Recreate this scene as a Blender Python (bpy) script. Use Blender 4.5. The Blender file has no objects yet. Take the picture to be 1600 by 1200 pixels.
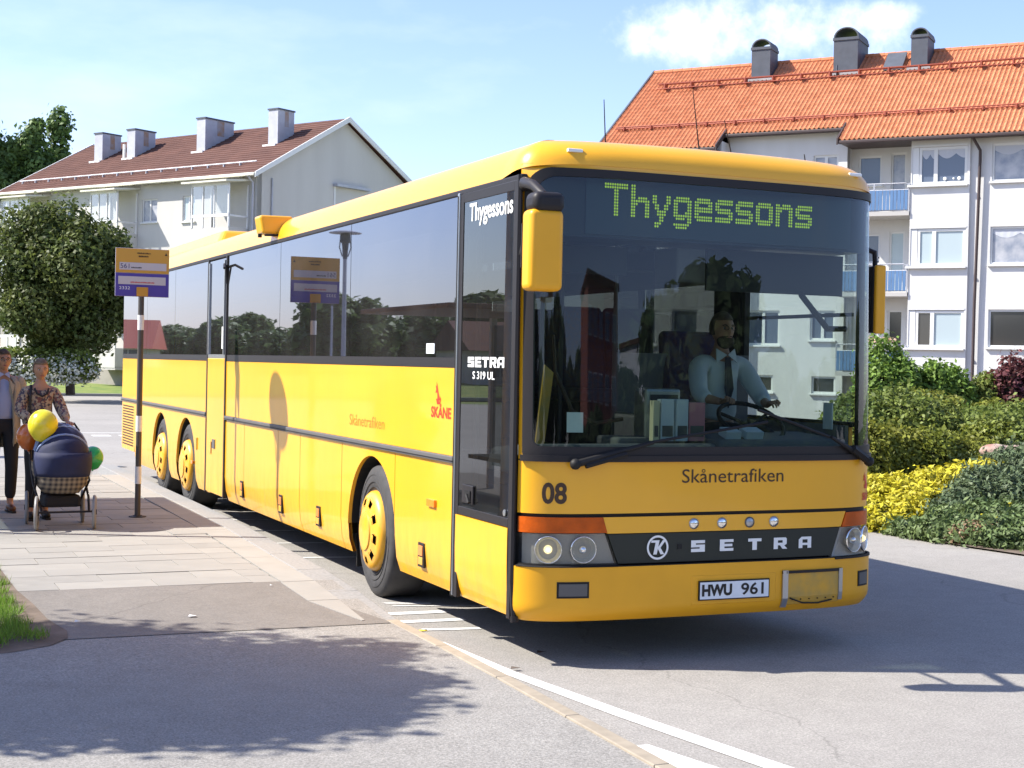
import bpy, math, random
import numpy as np
from mathutils import Vector, Matrix
random.seed(7); rng = np.random.default_rng(7)
S = bpy.context.scene
C = S.collection
# ------------------------------------------------------------------ camera
cx, cy, cz = -3.5782, -7.9216, 1.7975
YAW, PITCH, ROLL, FPX = -0.41093, -0.01318, 0.0208, 2327.48
f = Vector((-math.sin(YAW)*math.cos(PITCH), math.cos(YAW)*math.cos(PITCH), math.sin(PITCH)))
rt = Vector((math.cos(YAW), math.sin(YAW), 0)); up = rt.cross(f)
r2 = rt*math.cos(ROLL)+up*math.sin(ROLL); u2 = -rt*math.sin(ROLL)+up*math.cos(ROLL)
cd = bpy.data.cameras.new('camera'); cam = bpy.data.objects.new('camera', cd); C.objects.link(cam)
cam.matrix_world = Matrix(((r2.x,u2.x,-f.x,cx),(r2.y,u2.y,-f.y,cy),(r2.z,u2.z,-f.z,cz),(0,0,0,1)))
cd.sensor_width = 36; cd.lens = FPX/1600*36; cd.clip_start = .1; cd.clip_end = 3000
S.camera = cam
# ------------------------------------------------------------------ light
SUNV = Vector((-.92, .38, 1.0)).normalized()          # towards the sun
sd = bpy.data.lights.new('sun', 'SUN'); sd.energy = 4.6; sd.angle = math.radians(.5); sd.color = (1, .95, .86)
sun = bpy.data.objects.new('sun', sd); C.objects.link(sun)
sun.rotation_euler = SUNV.to_track_quat('Z', 'Y').to_euler(); sun.location = (-20, 8, 30)
W = bpy.data.worlds.new('World'); S.world = W; W.use_nodes = True
nt = W.node_tree; nt.nodes.clear(); N = nt.nodes.new; L = nt.links.new
sky = N('ShaderNodeTexSky'); sky.sky_type = 'NISHITA'; sky.sun_disc = False
sky.sun_elevation = math.asin(SUNV.z); sky.sun_rotation = math.atan2(SUNV.x, SUNV.y)
sky.air_density = 1.0; sky.dust_density = .6; sky.ozone_density = 2.0
tc = N('ShaderNodeTexCoord')
mp = N('ShaderNodeMapping'); mp.inputs['Scale'].default_value = (2.2, 2.2, 6.5); mp.inputs['Location'].default_value = (.37, .1, .2)
nz = N('ShaderNodeTexNoise'); nz.inputs['Scale'].default_value = 2.0; nz.inputs['Detail'].default_value = 7; nz.inputs['Roughness'].default_value = .55
cr = N('ShaderNodeValToRGB'); cr.color_ramp.elements[0].position = .53; cr.color_ramp.elements[1].position = .78
# one cumulus bank, as in the photograph, at its own bearing
def bump(direction, width_h, width_v):
    d = Vector(direction).normalized()
    sep = N('ShaderNodeSeparateXYZ'); L(tc.outputs['Generated'], sep.inputs[0])
    a = Vector((d.y, -d.x, 0)).normalized()
    dp = N('ShaderNodeVectorMath'); dp.operation = 'DOT_PRODUCT'; L(tc.outputs['Generated'], dp.inputs[0]); dp.inputs[1].default_value = a
    h = N('ShaderNodeMath'); h.operation = 'DIVIDE'; L(dp.outputs['Value'], h.inputs[0]); h.inputs[1].default_value = width_h
    v = N('ShaderNodeMath'); v.operation = 'SUBTRACT'; L(sep.outputs['Z'], v.inputs[0]); v.inputs[1].default_value = d.z
    v2 = N('ShaderNodeMath'); v2.operation = 'DIVIDE'; L(v.outputs[0], v2.inputs[0]); v2.inputs[1].default_value = width_v
    hh = N('ShaderNodeMath'); hh.operation = 'MULTIPLY'; L(h.outputs[0], hh.inputs[0]); L(h.outputs[0], hh.inputs[1])
    vv = N('ShaderNodeMath'); vv.operation = 'MULTIPLY'; L(v2.outputs[0], vv.inputs[0]); L(v2.outputs[0], vv.inputs[1])
    s = N('ShaderNodeMath'); s.operation = 'ADD'; L(hh.outputs[0], s.inputs[0]); L(vv.outputs[0], s.inputs[1])
    e = N('ShaderNodeMath'); e.operation = 'SUBTRACT'; e.inputs[0].default_value = 1; L(s.outputs[0], e.inputs[1]); e.use_clamp = True
    fd = N('ShaderNodeVectorMath'); fd.operation = 'DOT_PRODUCT'; L(tc.outputs['Generated'], fd.inputs[0]); fd.inputs[1].default_value = d
    g = N('ShaderNodeMath'); g.operation = 'GREATER_THAN'; L(fd.outputs['Value'], g.inputs[0]); g.inputs[1].default_value = 0
    m = N('ShaderNodeMath'); m.operation = 'MULTIPLY'; L(e.outputs[0], m.inputs[0]); L(g.outputs[0], m.inputs[1])
    return m.outputs[0]
L(tc.outputs['Generated'], mp.inputs[0]); L(mp.outputs[0], nz.inputs['Vector']); L(nz.outputs['Fac'], cr.inputs[0])
def pxdir(px, py):
    v = f + r2*((px-800)/FPX) - u2*((py-600)/FPX); return v.normalized()
b1 = bump(pxdir(1190, 45), .115, .034)
b2 = bump(pxdir(1330, 25), .06, .016)
mx = N('ShaderNodeMath'); mx.operation = 'MAXIMUM'; L(b1, mx.inputs[0]); L(b2, mx.inputs[1])
nz2 = N('ShaderNodeTexNoise'); nz2.inputs['Scale'].default_value = 14; nz2.inputs['Detail'].default_value = 8; nz2.inputs['Roughness'].default_value = .6
L(tc.outputs['Generated'], nz2.inputs['Vector'])
k1 = N('ShaderNodeMath'); k1.operation = 'MULTIPLY_ADD'; L(nz2.outputs['Fac'], k1.inputs[0]); k1.inputs[1].default_value = 3.0; k1.inputs[2].default_value = -1.75
k2 = N('ShaderNodeMath'); k2.operation = 'ADD'; L(mx.outputs[0], k2.inputs[0]); L(k1.outputs[0], k2.inputs[1])
k3 = N('ShaderNodeMapRange'); L(k2.outputs[0], k3.inputs[0]); k3.inputs[1].default_value = .05; k3.inputs[2].default_value = 1.0
k3.interpolation_type = 'SMOOTHSTEP'
gate = N('ShaderNodeMath'); gate.operation = 'MULTIPLY'; L(k3.outputs[0], gate.inputs[0]); g2 = N('ShaderNodeMath'); g2.operation='MULTIPLY'; g2.use_clamp=True
L(mx.outputs[0], g2.inputs[0]); g2.inputs[1].default_value = 5; L(g2.outputs[0], gate.inputs[1])
sc = N('ShaderNodeMath'); sc.operation = 'MULTIPLY'; L(cr.outputs[0], sc.inputs[0]); sc.inputs[1].default_value = .22
ad0 = N('ShaderNodeMath'); ad0.operation = 'MAXIMUM'; L(sc.outputs[0], ad0.inputs[0]); L(gate.outputs[0], ad0.inputs[1])
ad = N('ShaderNodeMath'); ad.operation = 'ADD'; ad.use_clamp = True; L(ad0.outputs[0], ad.inputs[0]); ad.inputs[1].default_value = .0
tint = N('ShaderNodeVectorMath'); tint.operation = 'MULTIPLY'; L(sky.outputs[0], tint.inputs[0]); tint.inputs[1].default_value = (.985, .94, 1.09)
mix = N('ShaderNodeMixRGB'); L(ad.outputs[0], mix.inputs[0]); L(tint.outputs[0], mix.inputs[1]); mix.inputs[2].default_value = (6.6, 6.75, 7.0, 1)
bg = N('ShaderNodeBackground'); bg.inputs['Strength'].default_value = .115
L(mix.outputs[0], bg.inputs[0]); wo = N('ShaderNodeOutputWorld'); L(bg.outputs[0], wo.inputs[0])
S.view_settings.view_transform = 'Standard'; S.view_settings.look = 'None'; S.view_settings.gamma = 1
S.view_settings.use_curve_mapping = False; S.view_settings.exposure = 1.12
S.render.engine = 'CYCLES'
try: S.cycles.max_bounces = 8; S.cycles.transparent_max_bounces = 24
except Exception: pass

# ------------------------------------------------------------------ materials
def newmat(name):
    m = bpy.data.materials.new(name); m.use_nodes = True
    return m, m.node_tree, m.node_tree.nodes['Principled BSDF']
def mat(name, col, rough=.6, metal=0, var=0, vscale=4, bump=0, bscale=60, coat=0, spec=.5, island=0, dark=None, col2=None, emit=None, trans=0, detail=4, stretch=None):
    m, t, b = newmat(name); n = t.nodes.new; l = t.links.new
    b.inputs['Base Color'].default_value = (*col, 1); b.inputs['Roughness'].default_value = rough
    b.inputs['Metallic'].default_value = metal; b.inputs['Specular IOR Level'].default_value = spec
    if coat: b.inputs['Coat Weight'].default_value = coat; b.inputs['Coat Roughness'].default_value = .06
    if emit: b.inputs['Emission Color'].default_value = (*emit[:3], 1); b.inputs['Emission Strength'].default_value = emit[3]
    co = n('ShaderNodeTexCoord').outputs['Object']
    if stretch:
        q = n('ShaderNodeMapping'); q.inputs['Scale'].default_value = stretch; l(co, q.inputs[0]); co = q.outputs[0]
    last = None
    if var or col2:
        z = n('ShaderNodeTexNoise'); z.inputs['Scale'].default_value = vscale; z.inputs['Detail'].default_value = detail; l(co, z.inputs['Vector'])
        r = n('ShaderNodeMapRange'); r.inputs[1].default_value = .3; r.inputs[2].default_value = .7; l(z.outputs['Fac'], r.inputs[0])
        x = n('ShaderNodeMixRGB'); l(r.outputs[0], x.inputs[0])
        x.inputs[1].default_value = (*[c*(1-var) for c in col], 1)
        x.inputs[2].default_value = (*(col2 or [min(1, c*(1+var)) for c in col]), 1); last = x.outputs[0]
    if island:
        g = n('ShaderNodeNewGeometry'); r = n('ShaderNodeMapRange'); l(g.outputs['Random Per Island'], r.inputs[0])
        r.inputs[3].default_value = 1-island; r.inputs[4].default_value = 1+island
        x = n('ShaderNodeVectorMath'); x.operation = 'SCALE'
        if last: l(last, x.inputs[0])
        else: x.inputs[0].default_value = col
        l(r.outputs[0], x.inputs['Scale']); last = x.outputs[0]
    if last: l(last, b.inputs['Base Color'])
    if bump:
        z = n('ShaderNodeTexNoise'); z.inputs['Scale'].default_value = bscale; z.inputs['Detail'].default_value = 5; l(co, z.inputs['Vector'])
        bb = n('ShaderNodeBump'); bb.inputs['Strength'].default_value = bump; bb.inputs['Distance'].default_value = .01
        l(z.outputs['Fac'], bb.inputs['Height']); l(bb.outputs[0], b.inputs['Normal'])
    return m
def leafmat(name, col, col2, island=.35, vscale=1.2, trans=.35):
    m = mat(name, col, rough=.55, col2=col2, vscale=vscale, island=island, spec=.3)
    t = m.node_tree; b = t.nodes['Principled BSDF']; o = t.nodes['Material Output']
    tr = t.nodes.new('ShaderNodeBsdfTranslucent'); mxs = t.nodes.new('ShaderNodeMixShader'); mxs.inputs[0].default_value = trans
    src = b.inputs['Base Color'].links[0].from_socket; t.links.new(src, tr.inputs[0])
    t.links.new(b.outputs[0], mxs.inputs[1]); t.links.new(tr.outputs[0], mxs.inputs[2]); t.links.new(mxs.outputs[0], o.inputs[0])
    return m
def glassmat(name, tint, base=.07, k=.9, power=4.2, gcol=(1,1,1), dust=0, rough=.004):
    m = bpy.data.materials.new(name); m.use_nodes = True; t = m.node_tree; t.nodes.clear(); n = t.nodes.new; l = t.links.new
    lw = n('ShaderNodeLayerWeight'); lw.inputs['Blend'].default_value = .5
    pw = n('ShaderNodeMath'); pw.operation = 'POWER'; l(lw.outputs['Facing'], pw.inputs[0]); pw.inputs[1].default_value = power
    ma = n('ShaderNodeMath'); ma.operation = 'MULTIPLY_ADD'; l(pw.outputs[0], ma.inputs[0]); ma.inputs[1].default_value = k; ma.inputs[2].default_value = base; ma.use_clamp = True
    tr = n('ShaderNodeBsdfTransparent'); tr.inputs[0].default_value = (*tint, 1)
    gl = n('ShaderNodeBsdfGlossy'); gl.inputs['Roughness'].default_value = rough; gl.inputs['Color'].default_value = (*gcol, 1)
    ms = n('ShaderNodeMixShader'); l(ma.outputs[0], ms.inputs[0]); l(tr.outputs[0], ms.inputs[1]); l(gl.outputs[0], ms.inputs[2])
    o = n('ShaderNodeOutputMaterial'); last = ms.outputs[0]
    if dust:
        co = n('ShaderNodeTexCoord').outputs['Object']; z = n('ShaderNodeTexNoise'); z.inputs['Scale'].default_value = 1.6; z.inputs['Detail'].default_value = 8; l(co, z.inputs['Vector'])
        r = n('ShaderNodeMapRange'); l(z.outputs['Fac'], r.inputs[0]); r.inputs[1].default_value = .3; r.inputs[2].default_value = .7; r.inputs[3].default_value = dust*.5; r.inputs[4].default_value = dust*1.4
        df = n('ShaderNodeBsdfDiffuse'); df.inputs[0].default_value = (.42,.40,.38,1); m2 = n('ShaderNodeMixShader'); l(r.outputs[0], m2.inputs[0]); l(last, m2.inputs[1]); l(df.outputs[0], m2.inputs[2]); last = m2.outputs[0]
    l(last, o.inputs[0]); return m
def asphalt(name, col, spk=.5):
    m, t, b = newmat(name); n = t.nodes.new; l = t.links.new
    co = n('ShaderNodeTexCoord').outputs['Object']
    def noise(s, d=3, r=.5):
        z = n('ShaderNodeTexNoise'); z.inputs['Scale'].default_value = s; z.inputs['Detail'].default_value = d; z.inputs['Roughness'].default_value = r; l(co, z.inputs['Vector']); return z.outputs['Fac']
    def scale(v, a, c):
        r = n('ShaderNodeMapRange'); l(v, r.inputs[0]); r.inputs[1].default_value = .3; r.inputs[2].default_value = .7; r.inputs[3].default_value = a; r.inputs[4].default_value = c; return r.outputs[0]
    def mul(a, c):
        q = n('ShaderNodeMath'); q.operation = 'MULTIPLY'; l(a, q.inputs[0]); l(c, q.inputs[1]); return q.outputs[0]
    v = mul(scale(noise(.35, 4), .90, 1.08), mul(scale(noise(5, 5, .6), .93, 1.06), mul(scale(noise(75, 3, .9), 1-spk*.50, 1+spk*.55),scale(noise(24, 2, .6), .93, 1.07))))
    vo = n('ShaderNodeTexVoronoi'); vo.inputs['Scale'].default_value = 60; l(co, vo.inputs['Vector'])
    sp = n('ShaderNodeMapRange'); l(vo.outputs['Distance'], sp.inputs[0]); sp.inputs[1].default_value = .12; sp.inputs[2].default_value = .02; sp.inputs[3].default_value = 0; sp.inputs[4].default_value = .8*spk
    st = n('ShaderNodeTexNoise'); st.inputs['Scale'].default_value = .9; st.inputs['Detail'].default_value = 9; st.inputs['Roughness'].default_value = .7; st.inputs['Distortion'].default_value = .6; l(co, st.inputs['Vector'])
    sr = n('ShaderNodeMapRange'); l(st.outputs['Fac'], sr.inputs[0]); sr.inputs[1].default_value = .60; sr.inputs[2].default_value = .74; sr.inputs[3].default_value = 1; sr.inputs[4].default_value = .80
    dn = n('ShaderNodeTexNoise'); dn.inputs['Scale'].default_value = 1.1; dn.inputs['Detail'].default_value = 5; l(co, dn.inputs['Vector'])
    dv = n('ShaderNodeVectorMath'); dv.operation = 'MULTIPLY_ADD'; l(dn.outputs['Color'], dv.inputs[0]); dv.inputs[1].default_value = (1.1,1.1,0); l(co, dv.inputs[2])
    cv = n('ShaderNodeTexVoronoi'); cv.feature = 'DISTANCE_TO_EDGE'; cv.inputs['Scale'].default_value = .16; l(dv.outputs[0], cv.inputs['Vector'])
    cr_ = n('ShaderNodeMapRange'); l(cv.outputs['Distance'], cr_.inputs[0]); cr_.inputs[1].default_value = .0006; cr_.inputs[2].default_value = .0022; cr_.inputs[3].default_value = .80; cr_.inputs[4].default_value = 1
    v = mul(v, mul(sr.outputs[0], cr_.outputs[0]))
    ad = n('ShaderNodeMath'); ad.operation = 'ADD'; l(v, ad.inputs[0]); l(sp.outputs[0], ad.inputs[1])
    x = n('ShaderNodeVectorMath'); x.operation = 'SCALE'; x.inputs[0].default_value = col; l(ad.outputs[0], x.inputs['Scale']); l(x.outputs[0], b.inputs['Base Color'])
    b.inputs['Roughness'].default_value = .82; b.inputs['Specular IOR Level'].default_value = .35
    bb = n('ShaderNodeBump'); bb.inputs['Strength'].default_value = .55; bb.inputs['Distance'].default_value = .006; l(noise(140, 3, .7), bb.inputs['Height']); l(bb.outputs[0], b.inputs['Normal'])
    return m
def busyellow():
    m=mat('yellow_paint',(.86,.415,.010),.40,coat=.5,var=.04,vscale=1.3,bump=.035,bscale=4); t=m.node_tree; b=t.nodes['Principled BSDF']; n=t.nodes.new; l=t.links.new
    src=b.inputs['Base Color'].links[0].from_socket; co=n('ShaderNodeTexCoord').outputs['Object']; sp=n('ShaderNodeSeparateXYZ'); l(co,sp.inputs[0])
    z=n('ShaderNodeMapRange'); l(sp.outputs['Z'],z.inputs[0]); z.inputs[1].default_value=.85; z.inputs[2].default_value=.27; z.inputs[3].default_value=.03; z.inputs[4].default_value=.55
    mp_=n('ShaderNodeMapping'); mp_.inputs['Scale'].default_value=(3,3,.7); l(co,mp_.inputs[0]); q=n('ShaderNodeTexNoise'); q.inputs['Scale'].default_value=2.2; q.inputs['Detail'].default_value=9; q.inputs['Roughness'].default_value=.65; l(mp_.outputs[0],q.inputs['Vector'])
    r=n('ShaderNodeMapRange'); l(q.outputs['Fac'],r.inputs[0]); r.inputs[1].default_value=.38; r.inputs[2].default_value=.72
    mu=n('ShaderNodeMath'); mu.operation='MULTIPLY'; l(z.outputs[0],mu.inputs[0]); l(r.outputs[0],mu.inputs[1]); x=n('ShaderNodeMixRGB'); l(mu.outputs[0],x.inputs[0]); l(src,x.inputs[1]); x.inputs[2].default_value=(.30,.19,.06,1); l(x.outputs[0],b.inputs['Base Color'])
    ro=n('ShaderNodeMapRange'); l(mu.outputs[0],ro.inputs[0]); ro.inputs[2].default_value=.5; ro.inputs[3].default_value=.36; ro.inputs[4].default_value=.75; l(ro.outputs[0],b.inputs['Roughness']); return m
M = dict(
 yellow = busyellow(),
 yellow2 = mat('yellow_plastic', (.80,.38,.010), .42, var=.05, vscale=3),
 black = mat('black_rubber', (.014,.013,.013), .6, spec=.3),
 gloss = mat('black_gloss', (.012,.012,.014), .12, coat=.5),
 frame = mat('dark_frame', (.020,.017,.018), .5, spec=.3),
 grey = mat('grey_moulding', (.105,.10,.098), .55, var=.08),
 alu = mat('aluminium', (.42,.43,.45), .32, metal=.8),
 tyre = mat('tyre', (.045,.043,.043), .8, var=.25, vscale=9, bump=.15, bscale=30),
 dark = mat('underbody', (.010,.010,.010), .9),
 interior = mat('interior_panel', (.17,.165,.175), .8),
 ceil = mat('bus_ceiling', (.30,.30,.31), .8),
 seat = mat('seat_fabric', (.10,.045,.060), .95, col2=(.055,.045,.12), vscale=30),
 glass = glassmat('side_glass', (.13,.13,.14), .12, .85, 3.2, (.76,.80,.97), .035, .012),
 wglass = glassmat('windscreen_glass', (.50,.60,.54), .042, .75, 3.9, (.80,.85,1.0), .010),
 doorglass = glassmat('door_glass', (.22,.25,.24), .10, .85, 4.0, (.8,.84,.9), .02),
 clear = glassmat('clear_lens', (.85,.87,.88), .10, .7, 4),
 display = mat('display_backing', (.012,.020,.035), .35),
 led = mat('led_dot', (.18,.28,.02), .5, emit=(.34,.50,.025,.60)),
 amber = mat('amber_lens', (.52,.085,.0015), .35, coat=.12, spec=.25, bump=.15, bscale=60, var=.25, vscale=9, emit=(.8,.2,.01,.0)),
 orange = mat('orange_lens', (.85,.25,.02), .25, coat=.4),
 satin = mat('satin_reflector', (.86,.85,.80), .28, metal=.75, bump=.6, bscale=26),
 chrome = mat('chrome', (.82,.82,.82), .07, metal=1),
 lampglow = mat('lit_headlamp', (.9,.80,.45), .2, emit=(1,.80,.40,.8)),
 strip = mat('grille_strip', (.036,.038,.030), .6, spec=.25),
 lampbowl = mat('lamp_bowl', (.42,.41,.385), .5, metal=.15), lens = glassmat('lamp_lens', (.88,.88,.86), .025, .5, 4.5),
 white = mat('white_print', (.80,.80,.78), .5),
 plate = mat('plate_white', (.72,.76,.80), .4, var=.04, vscale=20),
 ink = mat('black_print', (.012,.010,.010), .55),
 brownink = mat('dark_brown_print', (.050,.022,.008), .55),
 redink = mat('red_print', (.62,.030,.008), .5),
 oink = mat('orange_print', (.62,.16,.01), .5),
 refl = mat('reflector_red', (.75,.22,.05), .3),
 hatch = mat('worn_yellow', (.70,.36,.02), .45, col2=(.42,.28,.07), vscale=9, detail=6),
 asphalt = asphalt('asphalt_road', (.272,.256,.234), .9),
 asphalt2 = asphalt('asphalt_path', (.248,.236,.217), 1.0),
 asphalt3 = asphalt('asphalt_patch', (.178,.163,.147), .5),
 slab = mat('concrete_slab', (.262,.252,.230), .85, var=.06, vscale=3, bump=.25, bscale=120),
 slab2 = mat('concrete_slab_dull', (.243,.234,.214), .85, var=.08, vscale=5, bump=.25, bscale=120),
 slab3 = mat('concrete_slab_warm', (.282,.270,.245), .85, var=.06, vscale=4, bump=.25, bscale=120),
 mortar = mat('joint_sand', (.13,.115,.10), .95),
 kerb = mat('granite_kerb', (.29,.285,.275), .8, col2=(.21,.21,.205), vscale=40, bump=.3, bscale=80),
 kerb2 = mat('beige_kerb', (.30,.255,.195), .8, var=.12, vscale=12),
 paint = mat('road_paint', (.78,.77,.74), .7, col2=(.55,.54,.52), vscale=16, detail=8),
 ypaint = mat('yellow_road_paint', (.7,.5,.05), .7),
 soil = mat('soil', (.10,.075,.055), .95, col2=(.17,.13,.10), vscale=6, bump=.5, bscale=40),
 lawn = mat('lawn', (.10,.16,.030), .9, col2=(.19,.22,.045), vscale=1.5, bump=.6, bscale=20, detail=8),
 blade = leafmat('grass_blade', (.12,.25,.03), (.22,.34,.05), .4),
)
# ------------------------------------------------------------------ mesh builder
class MB:
    def __init__(s): s.v=[]; s.f=[]; s.mi=[]; s.m=0
    def add(s, vs, fs):
        o=len(s.v); s.v += [tuple(map(float,p)) for p in vs]; s.f += [tuple(i+o for i in q) for q in fs]; s.mi += [s.m]*len(fs); return s
    def box(s, a, b, rz=0, c=None):
        (x0,y0,z0),(x1,y1,z1)=a,b
        vs=[(x,y,z) for z in (z0,z1) for y in (y0,y1) for x in (x0,x1)]
        if rz:
            c=c or ((x0+x1)/2,(y0+y1)/2); ca,sa=math.cos(rz),math.sin(rz)
            vs=[(c[0]+(x-c[0])*ca-(y-c[1])*sa, c[1]+(x-c[0])*sa+(y-c[1])*ca, z) for x,y,z in vs]
        return s.add(vs,[(0,2,3,1),(4,5,7,6),(0,1,5,4),(2,6,7,3),(0,4,6,2),(1,3,7,5)])
    def tube(s, pts, r, n=8, cap=True):
        pts=[Vector(p) for p in pts]; k=len(pts); rs=r if isinstance(r,(list,tuple)) else [r]*k
        vs=[]; ref=None
        for i,p in enumerate(pts):
            t=(pts[min(i+1,k-1)]-pts[max(i-1,0)]).normalized()
            if ref is None: ref = Vector((0,0,1)) if abs(t.z)<.9 else Vector((1,0,0))
            a=t.cross(ref)
            if a.length<1e-4: a=t.cross(Vector((0,1,0)))
            a.normalize(); b=t.cross(a).normalized()
            for j in range(n):
                w=2*math.pi*j/n; vs.append(p+a*(rs[i]*math.cos(w))+b*(rs[i]*math.sin(w)))
        fs=[(i*n+j, i*n+(j+1)%n, (i+1)*n+(j+1)%n, (i+1)*n+j) for i in range(k-1) for j in range(n)]
        if cap: fs += [tuple(range(n-1,-1,-1)), tuple((k-1)*n+j for j in range(n))]
        return s.add(vs,fs)
    def lathe(s, prof, o=(0,0,0), axis='Z', n=24, ang=2*math.pi):
        # prof: (radius, height) ; axis direction
        vs=[]; full=abs(ang-2*math.pi)<1e-6; m=n if full else n+1
        for (r,h) in prof:
            for j in range(m):
                w=ang*j/n; a,b=r*math.cos(w), r*math.sin(w)
                p={'Z':(a,b,h),'X':(h,a,b),'Y':(b,h,a)}[axis]; vs.append((p[0]+o[0],p[1]+o[1],p[2]+o[2]))
        fs=[(i*m+j, i*m+(j+1)%m, (i+1)*m+(j+1)%m, (i+1)*m+j) for i in range(len(prof)-1) for j in range(n)]
        return s.add(vs,fs)
    def quad(s,a,b,c,d): return s.add([a,b,c,d],[(0,1,2,3)])
    def poly(s, pts, d):   # planar polygon extruded by vector d
        n=len(pts); d=Vector(d); vs=[Vector(p) for p in pts]; vs += [p+d for p in vs]
        return s.add(vs,[tuple(range(n-1,-1,-1)), tuple(range(n,2*n))]+[(i,(i+1)%n,n+(i+1)%n,n+i) for i in range(n)])
    def ball(s, c, r, n=12, m=8):
        r = r if isinstance(r,(tuple,list)) else (r,r,r); vs=[]; 
        for i in range(m+1):
            t=math.pi*i/m
            for j in range(n):
                w=2*math.pi*j/n; vs.append((c[0]+r[0]*math.sin(t)*math.cos(w), c[1]+r[1]*math.sin(t)*math.sin(w), c[2]+r[2]*math.cos(t)))
        return s.add(vs,[(i*n+j,(i+1)*n+j,(i+1)*n+(j+1)%n,i*n+(j+1)%n) for i in range(m) for j in range(n)])
    def build(s, name, mats, parent=None, smooth=False, bevel=0, segs=2, weld=True, fixn=True):
        me=bpy.data.meshes.new(name); me.from_pydata(s.v,[],s.f)
        mats = mats if isinstance(mats,(list,tuple)) else [mats]
        for q in mats: me.materials.append(q if not isinstance(q,str) else M[q])
        if len(mats)>1: me.polygons.foreach_set('material_index', s.mi)
        me.validate(); me.update()
        o=bpy.data.objects.new(name, me); C.objects.link(o)
        if fixn:
            import bmesh
            bm=bmesh.new(); bm.from_mesh(me)
            if weld: bmesh.ops.remove_doubles(bm, verts=bm.verts, dist=1e-5)
            bmesh.ops.recalc_face_normals(bm, faces=bm.faces); bm.to_mesh(me); bm.free()
        if smooth:
            me.polygons.foreach_set('use_smooth',[True]*len(me.polygons))
            if smooth is not True:
                try: me.set_sharp_from_angle(angle=math.radians(smooth))
                except Exception: pass
        if bevel:
            b=o.modifiers.new('bevel','BEVEL'); b.width=bevel; b.segments=segs; b.limit_method='ANGLE'; b.angle_limit=math.radians(40)
            try: b.harden_normals=False
            except Exception: pass
        if parent: o.parent=parent
        return o
def tag(o, label=None, cat=None, group=None, kind=None):
    if label: o['label']=label
    if cat: o['category']=cat
    if group: o['group']=group
    if kind: o['kind']=kind
    return o
def empty(name, loc=(0,0,0), rz=0, label=None, cat=None, group=None):
    o=bpy.data.objects.new(name,None); C.objects.link(o); o.location=loc; o.rotation_euler=(0,0,rz); o.empty_display_size=.3
    return tag(o,label,cat,group)
def kids(o): return [c for c in bpy.data.objects if c.parent==o]
def copy_tree(o, parent=None):
    c=o.copy(); C.objects.link(c); c.parent=parent
    for ch in kids(o): copy_tree(ch,c)
    return c
_txt={}
def text2d(s, size=1.0, bold=0, sx=1.0, shear=0, spacing=1.0):
    cu=bpy.data.curves.new('t','FONT'); cu.body=s; cu.size=size; cu.offset=bold; cu.shear=shear; cu.space_character=spacing; cu.resolution_u=4
    o=bpy.data.objects.new('t',cu); C.objects.link(o)
    dg=bpy.context.evaluated_depsgraph_get(); dg.update(); me=bpy.data.meshes.new_from_object(o.evaluated_get(dg))
    vs=np.array([v.co[:] for v in me.vertices]); fs=[tuple(p.vertices) for p in me.polygons]
    bpy.data.objects.remove(o); bpy.data.curves.remove(cu); bpy.data.meshes.remove(me)
    vs[:,0]*=sx; mn=vs.min(0); vs[:,0]-=mn[0]
    return vs, fs
def text_obj(name, s, mapf, width, height, m, parent, bold=0, shear=0, cap='H', spacing=1.0):
    """text fitted to width x cap height, baseline 0, mapped by mapf(a,b)->point"""
    vs,fs=text2d(s,1.0,bold,1,shear,spacing); ref,_=text2d(cap,1.0,bold); H=ref[:,1].max()-ref[:,1].min(); b0=ref[:,1].min()
    w=vs[:,0].max(); k=width/w; kz=height/H
    pts=[mapf(a*k,(b-b0)*kz) for a,b,_ in vs]
    b=MB(); b.add(pts,fs); return b.build(name,m,parent,weld=False,fixn=False)
def sine_noise(P, f=1.0, seed=0):
    r=np.random.default_rng(seed); out=0
    for k in range(5):
        w=r.normal(size=3)*f*(1.5**k); ph=r.uniform(0,6.28); out=out+np.sin(P@w+ph)/(1.3**k)
    return out/3
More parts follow.
